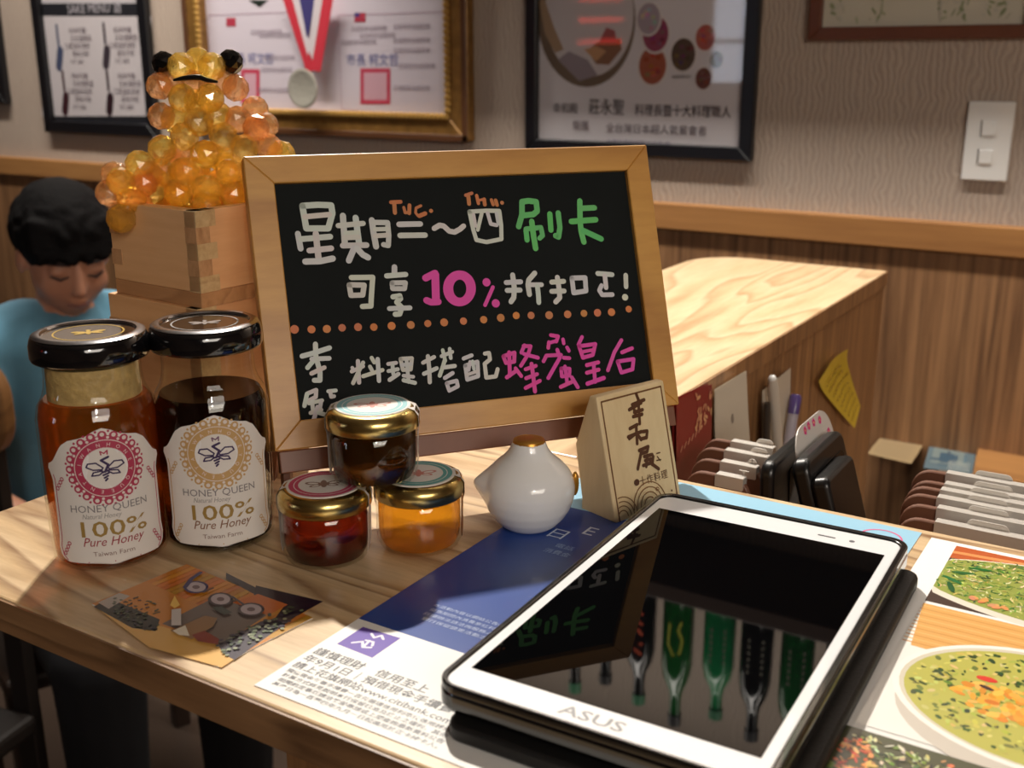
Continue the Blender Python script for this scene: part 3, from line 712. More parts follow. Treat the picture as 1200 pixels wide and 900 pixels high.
# ================================================================== PORCELAIN
def porcelain():
    b = onz(620,630); vd = Vector((FW.x,FW.y,0)).normalized(); rt = Vector((RT.x,RT.y,0)).normalized()
    c = Vector((b.x,b.y,0))+vd*.0145
    t = thing('porcelain_bird', 'plump white porcelain bird with gold top on the blue flyer', 'ornament', (c.x,c.y,FZ))
    def P(r_, d_, z): return rt*r_+vd*d_+Vector((0,0,z))
    mb = MB()
    pf_ = [(.0120,.0),(.0150,.0022),(.0185,.0060),(.0215,.0110),(.0232,.0165),(.0236,.0215),(.0226,.0265),(.0202,.0310),(.0166,.0345),(.0130,.0375),(.0104,.0405),(.0090,.0435),(.0084,.0460)]
    mb.lathe(pf_, 40)
    for i in range(12):
        f = i/11; r_ = .0180*(1-f)+.0034*f
        mb.ball(P(-.006-.0190*f,.0,.0205+.0030*f), (r_,r_,r_*.95), 16, 12)
    remesh('body', mb, .0010, 10, M['porcelain'], t)
    MB().lathe([(.0083,.0452),(.0079,.0464),(.0060,.0470),(.0001,.0471)], 24).build('gold_crown', M['goldleaf'], t, True)
    MB().ball(P(.0235,.001,.0225), (.0020,.0020,.0065), 14, 10).build('gold_spot', M['goldleaf'], t, True)
porcelain()

# ================================================================== HONEY JARS
def facing(x, y): return atan2(CAM.y-y, CAM.x-x)
def label_shape(n=40):
    """outline of the bottle label, u in -1..1, v in 0..1, half outline from the bottom"""
    return [(0,0),(.55,.004),(.80,.02),(.90,.06),(.93,.12),(.90,.2),(.90,.62),(.93,.66),(.98,.70),(.96,.735),(.86,.755),(.80,.79),(.66,.88),(.52,.92),(.40,.93),(.26,.945),(.14,.98),(0,1)]
def honey_jar(px, py, lbl, honey, honey_name, tint, amber, foam):
    t = thing('honey_jar', lbl, 'jar', (px,py,0))
    RB = .0272
    prof = [(.0001,.0005),(RB-.004,.0005),(RB-.001,.003),(RB-.0008,.006),(RB,.030),(RB,.070),(RB-.0012,.0765),(RB-.0040,.0815),(.0222,.0850),(.0216,.0900),(.0216,.1005)]
    MB().lathe(prof, 48, cap0=True, cap1=False).build('glass', M['glass'], t, True)
    lv = .0790 if foam else .0765
    hp = [(r-.0011, z+.0012) for r, z in prof if z < lv-.002]
    if foam: hp += [(.0228,.0800),(.0001,.0800)]
    else: hp += [(RB-.0035,lv),(.0001,lv)]
    hp = [(max(r,.0001),z) for r,z in hp]
    MB().lathe(hp, 48, cap0=False, cap1=False).build('honey', honey, t, True)
    if foam:
        MB().lathe([(.0001,.0803),(.0210,.0803),(.0207,.0860),(.0206,.0960),(.0001,.0960)], 40, cap0=False, cap1=False).build('honey_foam', M['foam'], t, True)
    ld = MB().lathe([(.0001,.0980),(.0238,.0980),(.0258,.0986),(.0264,.0998),(.0264,.1055),(.0256,.1084),(.0243,.1098),(.0222,.1102),(.0208,.1099),(.0204,.1094),(.0001,.1094)], 56, cap0=False, cap1=False).build('lid', M['lidblack'], t, True, angle=50)
    MB().lathe([(.0205,.1096),(.0211,.1105),(.0234,.1105),(.0250,.1097)], 56, cap0=False, cap1=False).build('lid_rim', M['chrome'], ld, True)
    fa = facing(px,py)
    # emblem on the lid
    ru = Vector((-sin(fa),cos(fa),0)); rv = Vector((-cos(fa),-sin(fa),0))
    pe = Print(lambda u,v,h: ru*u+rv*v+Vector((0,0,.1095+h)))
    gold = (206,178,96) if foam else (96,74,62)
    pe.ring(0,0,.0150,.0158,(120,116,112),40)
    for s_ in (-1,1):
        pe.disc(s_*.0042,.0012,.0036,.0016,gold,14,rot=s_*.35); pe.disc(s_*.0036,-.0016,.0030,.0012,gold,14,rot=-s_*.35)
    pe.disc(0,-.0005,.0012,.0038,gold,14); pe.disc(0,.0040,.0012,.0012,gold,10)
    pe.build('lid_emblem', M['goldprint'] if foam else M['print'], ld)
    # label: paper bent around the jar
    LH, LZ, LA = .0660, .0055, radians(61)
    half = label_shape()
    Rl = RB+.00025
    a0 = fa+ (.03 if foam else .02)
    def place(u, v, h): a = a0+u/Rl; return Vector(((Rl+h)*cos(a),(Rl+h)*sin(a),LZ+v))
    HW = Rl*LA
    def width(v):
        vv = v/LH; best = 0
        for i in range(len(half)-1):
            (u0,v0),(u1,v1) = half[i], half[i+1]
            if v0 <= vv <= v1 and v1 > v0: best = max(best, u0+(u1-u0)*(vv-v0)/(v1-v0))
        return best*HW
    me_v = []; me_f = []; nu, nv = 20, 60
    vsn = [LH*j/nv for j in range(nv+1)]
    for j, v in enumerate(vsn):
        w_ = width(min(max(v,LH*.0005),LH*.9995))
        for i in range(nu+1): me_v.append(place(-w_+2*w_*i/nu, v, 0))
    for j in range(nv):
        for i in range(nu): a = j*(nu+1)+i; me_f.append((a,a+1,a+nu+2,a+nu+1))
    mb = MB(); mb.add(me_v, me_f); lab = mb.build('label', M['labelpaper'], t, True)
    pr = Print(place, 5e-6); s = 1
    T = tint
    # fine border line following the outline
    ol = []
    for k in range(0, 61):
        v = LH*(.03+.94*k/60); ol.append((width(v)-.0016, v))
    for sg in (-1,1):
        pr.line([(sg*max(u,0.0004),v) for u,v in ol if v < LH*.66], .00055, T, keep=True); pr.h += 2
    pr.line([(-HW*.78,.0021),(-HW*.4,.0015),(0,.0014),(HW*.4,.0015),(HW*.78,.0021)], .00055, T)
    cy = LH*.712; PB = (226,214,208)
    for k in range(20):
        a = 2*pi*k/20; pr.disc(cos(a)*.0158, cy+sin(a)*.0158, .0020,.0020, T, 10, keep=True)
    pr.h += 1
    pr.ring(0,cy,.0130,.0156,T,48); pr.h += 1
    for k in range(20):
        a = 2*pi*k/20; pr.disc(cos(a)*.0160, cy+sin(a)*.0160, .0010,.0010, PB, 8, keep=True)
        a += pi/20; pr.disc(cos(a)*.0146, cy+sin(a)*.0146, .0007,.0007, PB, 8, keep=True); pr.disc(cos(a)*.0176, cy+sin(a)*.0176, .0006,.0006, T, 8, keep=True)
    pr.h += 1
    pr.ring(0,cy,.0132,.0136,PB,48); pr.h += 1
    pr.ring(0,cy,.0098,.0132,T,48); pr.h += 1
    for k in range(16):
        a = 2*pi*k/16+.2; pr.text('HONEYQUEENTAIWAN'[k], .0105*sin(a), cy+.0105*cos(a), .0024, (232,214,210), rot=-a, keep=True)
    pr.h += 1
    pr.disc(0,cy,.0100,.0100,(232,228,226),40)
    B = (58,40,84); q = 1.32
    def bee(pts, w_, col=B, closed=False): pr.line([(x*q,cy+y*q) for x,y in pts], w_, col, closed=closed)
    for sg in (-1,1):
        bee([(sg*.0008,.0003),(sg*.0030,.0022),(sg*.0056,.0020),(sg*.0062,.0008),(sg*.0040,-.0003),(sg*.0012,-.0004)], .0007, closed=True)
        bee([(sg*.0012,-.0008),(sg*.0040,-.0012),(sg*.0046,-.0024),(sg*.0022,-.0022),(sg*.0008,-.0012)], .0007, closed=True)
    bee([(.0012,.0040),(-.0012,.0030),(.0010,.0012),(-.0002,-.0012)], .0011)
    for k in range(4): bee([(-.0012+.0003*k,-.0014-.0010*k),(.0012-.0003*k,-.0008-.0010*k)], .0009)
    bee([(-.0010,.0050),(-.0012,.0062),(0,.0054),(.0011,.0064),(.0010,.0050)], .0006, T if foam else (120,80,110))
    pr.h += 1
    pr.text('HONEY QUEEN', 0, LH*.398, .0050, (132,126,128), width=.035); pr.text('Natural Honey', -.004, LH*.350, .0034, (150,144,142), italic=.25, width=.017)
    pr.text('100%', 0, LH*.215, .0108, (158,128,66), width=.0300, bold=.008); pr.text('Pure Honey', 0, LH*.145, .0062, (156,52,62) if foam else (132,88,58), italic=.3, width=.0270)
    pr.text('Taiwan Farm', 0, LH*.070, .0032, (140,112,104), width=.0185)
    for sg in (-1,1):
        for (v, sc) in ((LH*.60,1),(LH*.12,1.1)):
            for k in range(4): pr.ring(sg*(HW*.80-.0010*k), v+(-.0024+.0016*k)*sc, .0006,.00105, T, 12, keep=True)
            pr.h += 1
    pr.build('label_print', M['print'], lab)
    return t
M['honeyA'] = syrup('amber_honey', (244,172,88), (184,104,40), .5, clear=.42)
M['honeyB'] = syrup('dark_honey', (110,56,34), (44,20,12), .5)
M['foam'] = plain('honey_foam', (190,160,104), .5, noise=.35, nscale=260, bump=.5)
M['labelpaper'] = plain('label_paper', (226,220,214), .5)
M['goldprint'] = plain('gold_foil', (214,182,96), .3, metal=.8)
honey_jar(-.2255,.0216,'tall honey jar with amber honey, raspberry-red label and shiny lid emblem','' or M['honeyA'],'amber',(176,58,86),True,True)
honey_jar(-.1952,.0638,'tall honey jar with dark brown honey and golden tan label',M['honeyB'],'dark',(196,158,104),False,False)

def mini_jar(px, py, pz, lbl, honey, ringcol, motif, strip_rot, level=.0265):
    t = thing('mini_honey_jar', lbl, 'jar', (px,py,pz), 0, 'mini honey jars')
    Rb = .0212
    prof = [(.0001,.0004),(Rb-.0045,.0004),(Rb-.0020,.0016),(Rb-.0006,.0045),(Rb,.009),(Rb,.0225),(Rb-.0012,.0262),(Rb-.0028,.0282),(Rb-.0026,.0310)]
    MB().lathe(prof, 40, cap1=False).build('glass', M['glass'], t, True)
    hp = [(max(r-.0012,.0001), max(z,.0016)+.0012) for r,z in prof if z < level-.002]+[(Rb-.0032,level),(.0001,level)]
    MB().lathe(hp, 40, cap0=False, cap1=False).build('honey', honey, t, True)
    MB().lathe([(Rb-.0012,.0265),(Rb+.0002,.0268),(Rb+.0010,.0276),(Rb+.0008,.0330),(Rb-.0006,.0354),(Rb-.0030,.0366),(Rb-.0040,.0362),(.0001,.0362)], 48, cap0=False, cap1=False).build('lid', M['gold'], t, True, angle=55)
    # paper seal over the lid and down both sides
    ru = Vector((cos(strip_rot),sin(strip_rot),0)); rv = Vector((-sin(strip_rot),cos(strip_rot),0)); w = .0055
    path = [(Rb-.0030,.0368),(Rb-.0004,.0357),(Rb+.0013,.0330),(Rb+.0014,.0275),(Rb+.0006,.0245),(Rb+.0004,.0090),(Rb-.0001,.0045)]
    sp = [(-x,z) for x,z in reversed(path)]+path
    mb = MB(); vv = []
    for x, z in sp: vv += [ru*x+rv*(-w)+Vector((0,0,z)), ru*x+rv*w+Vector((0,0,z))]
    # narrow side straps hug the round wall
    vv2 = []
    for i, (x, z) in enumerate(sp):
        for sg in (-1,1):
            r_ = abs(x); a = (w/r_)*sg*(1 if x > 0 else -1); vv2.append(Matrix.Rotation(a,3,'Z') @ (ru*x) + Vector((0,0,z)))
    mb.add(vv2, [(2*i,2*i+1,2*i+3,2*i+2) for i in range(len(sp)-1)])
    sl = mb.build('paper_seal', M['labelpaper'], t)
    MB().lathe([(.0001,.0369),(.0176,.0369),(.0177,.0364)], 40, cap0=False, cap1=False).build('seal_disc', M['labelpaper'], sl)
    fa = facing(px,py); au = Vector((-sin(fa),cos(fa),0)); av = Vector((-cos(fa),-sin(fa),0))
    pr = Print(lambda u,v,h: au*u+av*v+Vector((0,0,.03695+h)))
    pr.ring(0,0,.0120,.0165,ringcol,40); pr.ring(0,0,.0138,.0142,(236,230,226),40)
    for sg in (-1,1):
        pr.disc(sg*.0050,.0012,.0040,.0020,motif,14,rot=sg*.3); pr.disc(sg*.0050,.0012,.0026,.0011,(232,226,220),12,rot=sg*.3)
        pr.disc(sg*.0040,-.0020,.0030,.0015,motif,14,rot=-sg*.3); pr.disc(sg*.0040,-.0020,.0018,.0008,(232,226,220),12,rot=-sg*.3)
    pr.disc(0,0,.0016,.0048,motif,14)
    pr.build('seal_print', M['print'], sl)
    return t
M['honeyC'] = syrup('dark_red_honey', (180,100,62), (84,36,24), .35)
M['honeyD'] = syrup('orange_honey', (255,218,116), (255,188,58), .45, clear=.45)
M['honeyE'] = syrup('olive_brown_honey', (176,134,60), (92,64,20), .45)
mini_jar(-.1338,.0734,0,'mini jar of dark red honey with raspberry ring on its gold lid',M['honeyC'],(196,66,104),(140,110,96),radians(30))
mini_jar(-.1043,.1084,0,'mini jar of bright orange honey with teal ring on its gold lid',M['honeyD'],(92,160,158),(200,130,120),radians(40))
mini_jar(-.1175,.0915,.0371,'mini jar of olive brown honey stacked on top of two others',M['honeyE'],(136,190,196),(206,140,126),radians(33))

# ================================================================== WOODEN BOXES (masu) AND BEAD FIGURE
def masu(name, label, corner, rz, W, D, H, z, joints):
    t = thing(name, label, 'box', (corner[0],corner[1],z), rz, 'square wooden measure boxes')
    th = .0085
    # local frame: the near corner is at (0,0); the left face runs along -x, the right face along +y
    jh = H/joints
    M1, M2, M3 = M['pine'], M['pine_end'], M['pine_dark']
    MB().box((-W+.0,0.0,jh*.8),(0,th,H)).build('front_board', M1, t, bevel=.0006)
    MB().box((-th,th,jh*.8),(0,D-th,H)).build('right_board', M['pine_y'], t, bevel=.0006)
    MB().box((-W,th,jh*.8),(-W+th,D-th,H)).build('left_board', M['pine_y'], t, bevel=.0006)
    MB().box((-W,D-th,jh*.8),(0,D,H)).build('back_board', M1, t, bevel=.0006)
    MB().box((-W,0,0),(0,D,jh*.8)).build('bottom_board', M3, t, bevel=.0006)
    e = .00025
    for k in range(joints):
        z0 = jh*.8+(H-jh*.8)*k/joints; z1 = jh*.8+(H-jh*.8)*(k+1)/joints
        if k % 2 == 1:
            for x0, x1 in ((-th,e),(-W-e,-W+th)):
                MB().box((x0,-e,z0),(x1,th,z1)).build('finger_joint', M2, t)
        else:
            MB().box((-th*1.0,.0,z0),(e*1.2,th*1.5,z1)).build('finger_joint', M['pine_end2'], t)
    return t
M['pine_y'] = wood('pale_pine_y', (222,172,124), (208,154,106), (188,128,82), (1,.12,1), 14, 150, .5, .0, .9, 3.4, .3)
M['pine_end2'] = wood('pine_end_grain_pale', (206,176,130), (198,164,116), (170,132,86), (1,1,1), 60, 320, .6, .0, .8, 2.2, .5)
BX = Vector((-.2348,.0985)); BRZ = -.06
masu('wooden_box', 'tall pale wooden box carrying the upper box, behind the honey jars', (BX.x-.001,BX.y-.003), BRZ, .0755, .0740, .105, 0, 7)
masu('wooden_box', 'small pale square wooden measure box holding the amber bead figure', (BX.x,BX.y), BRZ, .0725, .0710, .0505, .105, 5)

def beads():
    cx, cy = Vector((BX.x-.0362, BX.y+.0355)), None
    zt = .105
    t = thing('bead_figure', 'amber crystal bead animal with black bead ears sitting in the wooden box', 'ornament', (cx.x,cx.y,zt+.0095))
    vd = Vector((FW.x,FW.y,0)).normalized(); rt = Vector((RT.x,RT.y,0)).normalized()
    # facing direction: slightly right
    bm = bmesh.new(); bmesh.ops.create_icosphere(bm, subdivisions=2, radius=1); me0 = bpy.data.meshes.new('bead'); bm.to_mesh(me0); bm.free()
    dep0 = (Vector((cx.x,cx.y,.16))-CAM).dot(FW)
    def at(px, py, dd):
        p = CAM+ray(px,py)*(dep0+dd); return p-Vector((cx.x,cx.y,zt+.0095))
    meshes = {}
    def bead(p, r, mat):
        k = (mat.name)
        if k not in meshes:
            me = me0.copy(); me.materials.append(mat); meshes[k] = me
        o = link('bead', meshes[k], t); o.location = p; o.scale = (r,r,r); o.rotation_euler = (R.uniform(0,3),R.uniform(0,3),R.uniform(0,3))
        return o
    A, B_, K_ = M['bead1'], M['bead2'], M['bead3']
    r = .0080
    used = []
    # front layer, read from the photograph; dd is how far it sits behind the figure's middle
    front = [(213,78,.002,A),(248,78,.002,A),(232,72,.010,A),(187,101,.004,B_),(276,103,.004,B_),(214,115,-.006,A),(246,115,-.006,A),(189,136,.000,B_),(233,143,-.008,A),(216,160,-.007,A),(262,160,-.006,A),
             (190,175,-.002,A),(240,181,-.010,A),(286,174,-.002,A),(279,140,.004,B_),(311,147,.010,B_),(316,173,.010,B_),(216,201,-.010,A),(270,203,-.008,A),(190,201,-.006,A),(299,128,.012,B_),
             (209,226,-.008,A),(242,222,-.012,A),(275,228,-.008,A),(242,240,-.010,A),(296,203,.002,A),(292,226,.002,A),(178,222,.000,A),(300,150,.000,B_),
             (164,193,-.014,A),(142,213,-.018,A),(168,215,-.012,B_),(128,226,-.014,B_),(154,234,-.016,A),(142,256,-.020,A),(163,240,-.010,B_),(134,205,-.010,B_),(175,205,-.006,B_),
             (330,181,.014,A),(232,120,.006,A),(205,140,.004,A),(255,135,.002,A),(228,97,.006,B_),(200,95,.010,B_),(262,95,.010,B_)]
    for (px,py,dd,mt) in front: bead(at(px,py,dd), r*(1.0 if mt is A else .95), mt)
    # the back of the body and the part inside the box
    for k in range(34):
        a = k*2.39996; h = k/33
        rad = .023*(1-.35*h)
        z = .004+.062*h
        p = vd*(.010+rad*abs(sin(a))*.9)+rt*(rad*cos(a))+Vector((0,0,z))
        bead(p, r, A if k%3 else B_)
    for k in range(16):
        a = 2*pi*k/16; bead(Vector((cos(a)*.0195,sin(a)*.0195,.0010+.012*(k%2))), r*.95, A)
    for k in range(9):
        a = 2*pi*k/8; rr = .0 if k == 8 else .010
        bead(Vector((cos(a)*rr,sin(a)*rr,.016)), r, A)
    for (px,py,dd) in ((193,75,.008),(270,73,.008)): bead(at(px,py,dd), r*.9, K_)['label'] = 'black ear bead'
    # dark curved band across the face
    mb = MB(); pts = [at(203+i*52/8, 94-3.5*sin(pi*i/8)+ (2 if i>5 else 0), -.008) for i in range(9)]
    mb.tube(pts, [.0006,.0011,.0014,.0015,.0015,.0015,.0014,.0011,.0006], 8).build('mouth_band', M['black'], t, True)
M['bead1'] = syrup('amber_crystal', (255,242,190), (255,222,122), .36, 1.45, .0, .46, .13)
M['bead2'] = syrup('rose_amber_crystal', (255,232,204), (248,202,146), .32, 1.45, .0, .46, .13)
M['bead3'] = plain('black_crystal', (10,12,12), .06, coat=.5)
beads()

# ================================================================== BEHIND THE COUNTER
# clipboards
def clipboard(label, grp, x0, x1, y, ztop, tilt, clip):
    H = ztop-DESK-.0005; t = thing('clipboard_menu', label, 'clipboard', ((x0+x1)/2,y,DESK), 0, grp)
    W = x1-x0; th = .0042
    Mx = Matrix.Rotation(radians(90)-tilt, 4, 'X')
    MB().prism(rrect(-W/2,0,W/2,H,.012), -th/2, th/2, Mx).build('board', M['clipboard'], t, bevel=.0006, bseg=1)
    cw = .034
    MB().prism(rrect(-W/2+.020,H-.007,min(-W/2+.020+cw*2.2,W/2-.004),H+.0012,.0008), -th/2-.0012, th/2+.0010, Mx).build('clip_plate', M['steel'], t)
    MB().prism(rrect(-W/2+.036,H-.010,min(-W/2+.036+.022,W/2-.006),H+.0042,.0035), -th/2-.0024, -th/2-.0013, Mx).build('clip_lever', M['steel'], t)
    return t
M['clipboard'] = plain('brown_hardboard', (108,70,52), .5, noise=.2, nscale=80)
M['steel'] = plain('brushed_steel', (214,209,202), .35, metal=.5)
ords = ['front','second from the front','third from the front','fourth from the front','fifth from the front','rearmost']
rights = [(.0765,.3240),(.0735,.3430),(.0700,.3600),(.0690,.3735),(.0690,.3850),(.0660,.4050)]
for i,(x,y) in enumerate(rights):
    clipboard('brown rounded clipboard, %s of the right-hand stack' % ords[i], 'brown clipboards behind the counter', x, x+.215, y, -.0200-.001*(i==0), 0, True)
lefts = [(-.0560,.3270),(-.0620,.3500),(-.0680,.3720),(-.0710,.3910)]
ordl = ['front','second from the front','third from the front','rearmost']
for i,(x,y) in enumerate(lefts):
    clipboard('clipboard with steel clip, %s of the stack beside the wooden sign' % ordl[i], 'clipboards beside the wooden sign', x, min(x+.054,-.0135), y, -.0200, 0, True)

# card terminals: slabs whose top edge runs towards the wall, leaning to the left
M['termblack'] = plain('black_rubber', (15,15,16), .3)
HB = -.100
hd = thing('terminal_holder', 'white sleeve with pink flower pattern behind the black card terminals', 'holder', (.030,.375,DESK))
def term(label, xt, y0, y1, ztop, lean, th, step):
    t = thing('card_terminal', label, 'terminal', (xt+(ztop-HB)*sin(lean),(y0+y1)/2,HB), 0, 'black card terminals')
    # local: u along +y, v up, thickness along +x; leans towards -x
    Mx = Matrix.Rotation(-lean,4,'Y') @ Matrix(((0,0,1,0),(1,0,0,0),(0,1,0,0),(0,0,0,1)))
    w = (y1-y0)/2; H = (ztop-HB)/cos(lean)
    MB().prism(rrect(-w,.0004,w,H,.009), -th/2, th/2, Mx).build('body', M['termblack'], t, True, .003, 3)
    if step:
        MB().prism(rrect(-w-.002,.004,w-.022,H-.012,.006), th/2-.0005, th/2+.011, Mx).build('front_shell', M['termblack'], t, True, .003, 3)
    MB().prism(rrect(-w+.030,H-.042,w-.010,H-.012,.003), th/2-.0004, th/2+.0006, Mx).build('display', M['screen'], t)
    for r_ in range(4):
        for c in range(3):
            u = -w*.45+c*w*.45; v = max(.010,H-.050-.013*r_)
            MB().prism(rrect(u-.006,v-.005,u+.006,v+.005,.002), th/2-.0004, th/2+.0012, Mx).build('key', M['black'], t)
    return t, Mx, w, H
term('black card terminal with rounded corners, nearer the wooden sign', -.0045, .3260, .4180, -.0075, radians(3), .0090, False)
t2, Mx, w2, H2 = term('larger black card terminal leaning in its holder, nearer the brown clipboards', .0130, .3360, .4120, -.0060, radians(17), .0110, True)
MB().box((-.045,-.060,.0),(.0285,.055,HB-DESK-.0004)).build('base', M['black'], hd, bevel=.003)
off = Vector(t2.location)-Vector(hd.location)
M2x = Matrix.Translation(off) @ Mx
MB().prism(rrect(-w2+.020,.0006,w2+.0190,H2+.0130,.020,8), -.0085, -.0077, M2x).build('sleeve', M['film'], hd)
for (u,v) in ((.006,H2+.0085),(.014,H2+.0095),(.024,H2+.0090),(.036,H2+.0075),(.048,H2-.004),(.052,H2-.016),(.052,H2-.045)):
    pr = Print(lambda u,v,h: M2x @ Vector((u,v,-.0076+h)))
    for k in range(5): a = 2*pi*k/5; pr.disc(u+.0016*cos(a),v+.0016*sin(a),.0014,.0014,(226,60,140),8,keep=True)
    pr.h += 1; pr.disc(u,v,.0008,.0008,(240,200,90),8)
    pr.build('printed_flower', M['print'], hd)
# acrylic rack beside the clipboards
rk = thing('acrylic_rack', 'clear acrylic rack standing on the desk beside the clipboards', 'rack', (.19,.40,DESK))
MB().box((-.1300,-.085,.0),(-.1280,.062,.315)).build('side_panel', M['acrylic'], rk)
MB().box((-.1280,.0600,.0),(.12,.062,.315)).build('back_panel', M['acrylic'], rk)

# things in the pocket on the inner side of the return
XP = LX1+.0015
def panel_card(name, label, cat, quad, mat, thick=.0006, lift=.004, curl=0., prints=None, group=None):
    """card leaning on the inner panel; corners from the photograph on the plane x = XP + lift"""
    P = [onx(x,y,XP+lift) for x,y in quad]     # TL, TR, BR, BL
    b = (P[2]+P[3])/2
    t = tag(bpy.data.objects.new(name, None), label, cat, group); scene.collection.objects.link(t); t.location = b
    mb = MB(); n = 8; vs = []
    for j in range(n+1):
        for i in range(n+1):
            u, v = i/n, j/n
            p = (P[3]*(1-u)+P[2]*u)*(1-v)+(P[0]*(1-u)+P[1]*u)*v
            x = curl*(u-.5)**2*4*0+curl*v*v
            vs.append(p-b+Vector((x,0,0)))
    fs = [(j*(n+1)+i, j*(n+1)+i+1, (j+1)*(n+1)+i+1, (j+1)*(n+1)+i) for j in range(n) for i in range(n)]
    m_ = len(vs); vs += [v+Vector((thick,0,0)) for v in vs]
    fs += [tuple(k+m_ for k in reversed(f)) for f in fs]
    o_ = MB().add(vs, fs).build('sheet', mat, t, True)
    if prints:
        pr = Print(lambda u,v,h: (P[3]*(1-u)+P[2]*u)*(1-v)+(P[0]*(1-u)+P[1]*u)*v-b+Vector((thick+.0004+curl*v*v+h,0,0)))
        prints(pr); pr.build('printing', M['print'], o_)
    return t
def pr_red(p):
    for k in range(26):
        u, v = .72+R.uniform(-.2,.25), .78+R.uniform(-.2,.2); p.disc(u,v,.045,.02,R.choice([(206,140,104),(222,168,120)]),8,rot=R.uniform(0,3))
    for k in range(6): p.line([(.1+.1*k,.40+.03*k),(.15+.1*k,.46+.03*k)], .02, (212,150,120))
panel_card('red_booklet', 'dark red booklet with pale floral print under the return worktop', 'booklet', [(788,468),(830,449),(829,560),(788,570)], plain('red_cover',(140,42,38),.45), .003, .003, 0, pr_red)
def pr_card(p):
    p.disc(.5,.62,.035,.05,(150,140,130),12)
    for k in range(4): p.line([(.15,.36-.07*k),(.15+.5-.07*k,.38-.07*k)], .018, (140,132,124))
panel_card('note_card', 'off-white name card standing by the dark red booklet', 'card', [(834,456),(871,434),(881,560),(839,560)], plain('cream_card',(214,204,186),.5), .0006, .005, .002, pr_card)
panel_card('paper_slip', 'narrow pale paper slip standing behind the white pen', 'paper', [(893,458),(926,431),(924,560),(892,560)], plain('pale_slip',(196,182,162),.55), .0005, .003, .0)
def pen(label, px_top, px_bot, xoff, r_, col, capcol=None, capf=.2, ball=False):
    a = onx(*px_top, XP+xoff); b = onx(*px_bot, XP+xoff); d = (a-b)
    b = a-d.normalized()*.145
    t = thing('pen', label, 'pen', b, 0, 'pens standing behind the counter')
    e = a-b
    MB().tube([Vector((0,0,0)), e*.06, e*(1-capf if capcol else .94), e*(1-capf if capcol else 1)], [r_*.35,r_,r_,r_*.8], 12).build('barrel', plain('pen_'+label[:12],col,.3), t, True)
    if capcol: MB().tube([e*(1-capf), e*.985, e], [r_*1.08,r_*1.08,r_*.7], 12).build('cap', plain('cap_'+label[:12],capcol,.3), t, True)
    if ball: MB().ball(e, r_*.75, 12, 8).build('button', M['white'], t, True)
    return t
pen('white ballpoint pen with round tip standing between cards', (905,444), (911,520), .011, .0046, (206,196,182), ball=True)
pen('dark slim pen beside the white ballpoint pen', (899,472), (898,520), .008, .0032, (66,58,52))
pen('clear pen with purple cap beside the paper slip', (933,462), (924,520), .010, .0048, (166,158,168), (84,66,122), .12)
def note():
    cx = [(952,446),(962,430),(968,414),(982,407)]; 
    quad = [(978,408),(1003,476),(995,500),(952,445)]
    P = [onx(x,y,XP+.001) for x,y in ((953,446),(978,407),(1003,475),(996,501))]  # left, top, right, bottom
    b = (P[0]+P[1]+P[2]+P[3])/4
    vs = []; n = 10
    for j in range(n+1):
        for i in range(n+1):
            u, v = i/n, j/n
            p = (P[3]*(1-u)+P[2]*u)*(1-v)+(P[0]*(1-u)+P[1]*u)*v
            out = .001+.010*max(0,u-.55)**2*v*4+.004*(1-v)**2+.006*max(0,v-.7)**2*8
            vs.append(p-b+Vector((out,0,0)))
    fs = [(j*(n+1)+i, j*(n+1)+i+1, (j+1)*(n+1)+i+1, (j+1)*(n+1)+i) for j in range(n) for i in range(n)]
    t = thing('sticky_note', 'curled yellow sticky note on the inner wood panel', 'note', b)
    o_ = MB().add(vs,fs).build('sheet', plain('yellow_note',(214,184,52),.6), t, True)
    pr = Print(lambda u,v,h: (P[3]*(1-u)+P[2]*u)*(1-v)+(P[0]*(1-u)+P[1]*u)*v-b+Vector((.0016+h+.001+.010*max(0,u-.55)**2*v*4+.004*(1-v)**2+.006*max(0,v-.7)**2*8,0,0)))
    for k in range(8):
        x = .12
        while x < .85:
            l = R.uniform(.03,.09); pr.line([(x,.12+.1*k),(x+l,.12+.1*k+R.uniform(-.02,.02))], .022, (168,136,36)); x += l+R.uniform(.03,.06)
    pr.build('handwriting', M['print'], o_)
note()
# papers on the desk
def desk_paper(name, label, cat, quad, col, prints=None, h=.0008, mat=None):
    P = [onz(x,y,DESK) for x,y in quad]; b = sum(P,Vector())/4
    t = MB().prism([tuple((p-b)[:2]) for p in P], .0002, h).build(name, mat or plain(name,col,.55)); t.location = b; tag(t,label,cat)
    if prints:
        pr = Print(lambda u,v,hh: (P[3]*(1-u)+P[2]*u)*(1-v)+(P[0]*(1-u)+P[1]*u)*v-b+Vector((0,0,h+.0002+hh))); prints(pr); pr.build('printing', M['print'], t)
def pr_lines(p):
    for k in range(6): p.line([(.1,.15+.13*k),(.85,.15+.13*k)], .03, (128,112,88))
def pr_blue(p):
    for k in range(14): p.rect(.06+.5*R.random(),.1+.7*R.random(),.3+.6*R.random(),.2+.7*R.random(),R.choice([(58,82,98),(76,104,118),(112,124,122),(46,62,78)]))
    for k in range(10): p.line([(.5+.045*k,.05),(.5+.045*k,.4)], .015, (160,164,156))
desk_paper('beige_receipt','beige printed slip on the desk beside the yellow note','paper',[(1034,510),(1084,518),(1068,544),(1016,532)],(150,128,94),pr_lines)
desk_paper('blue_leaflet','blue printed leaflet in the middle of the desk papers','leaflet',[(1090,519),(1145,527),(1139,556),(1082,549)],(86,104,112),pr_blue)
desk_paper('wooden_tray','orange-tan wooden tray at the right end of the desk papers','tray',[(1146,527),(1290,549),(1290,592),(1140,563)],(176,126,70),None,.012,M['rail'])

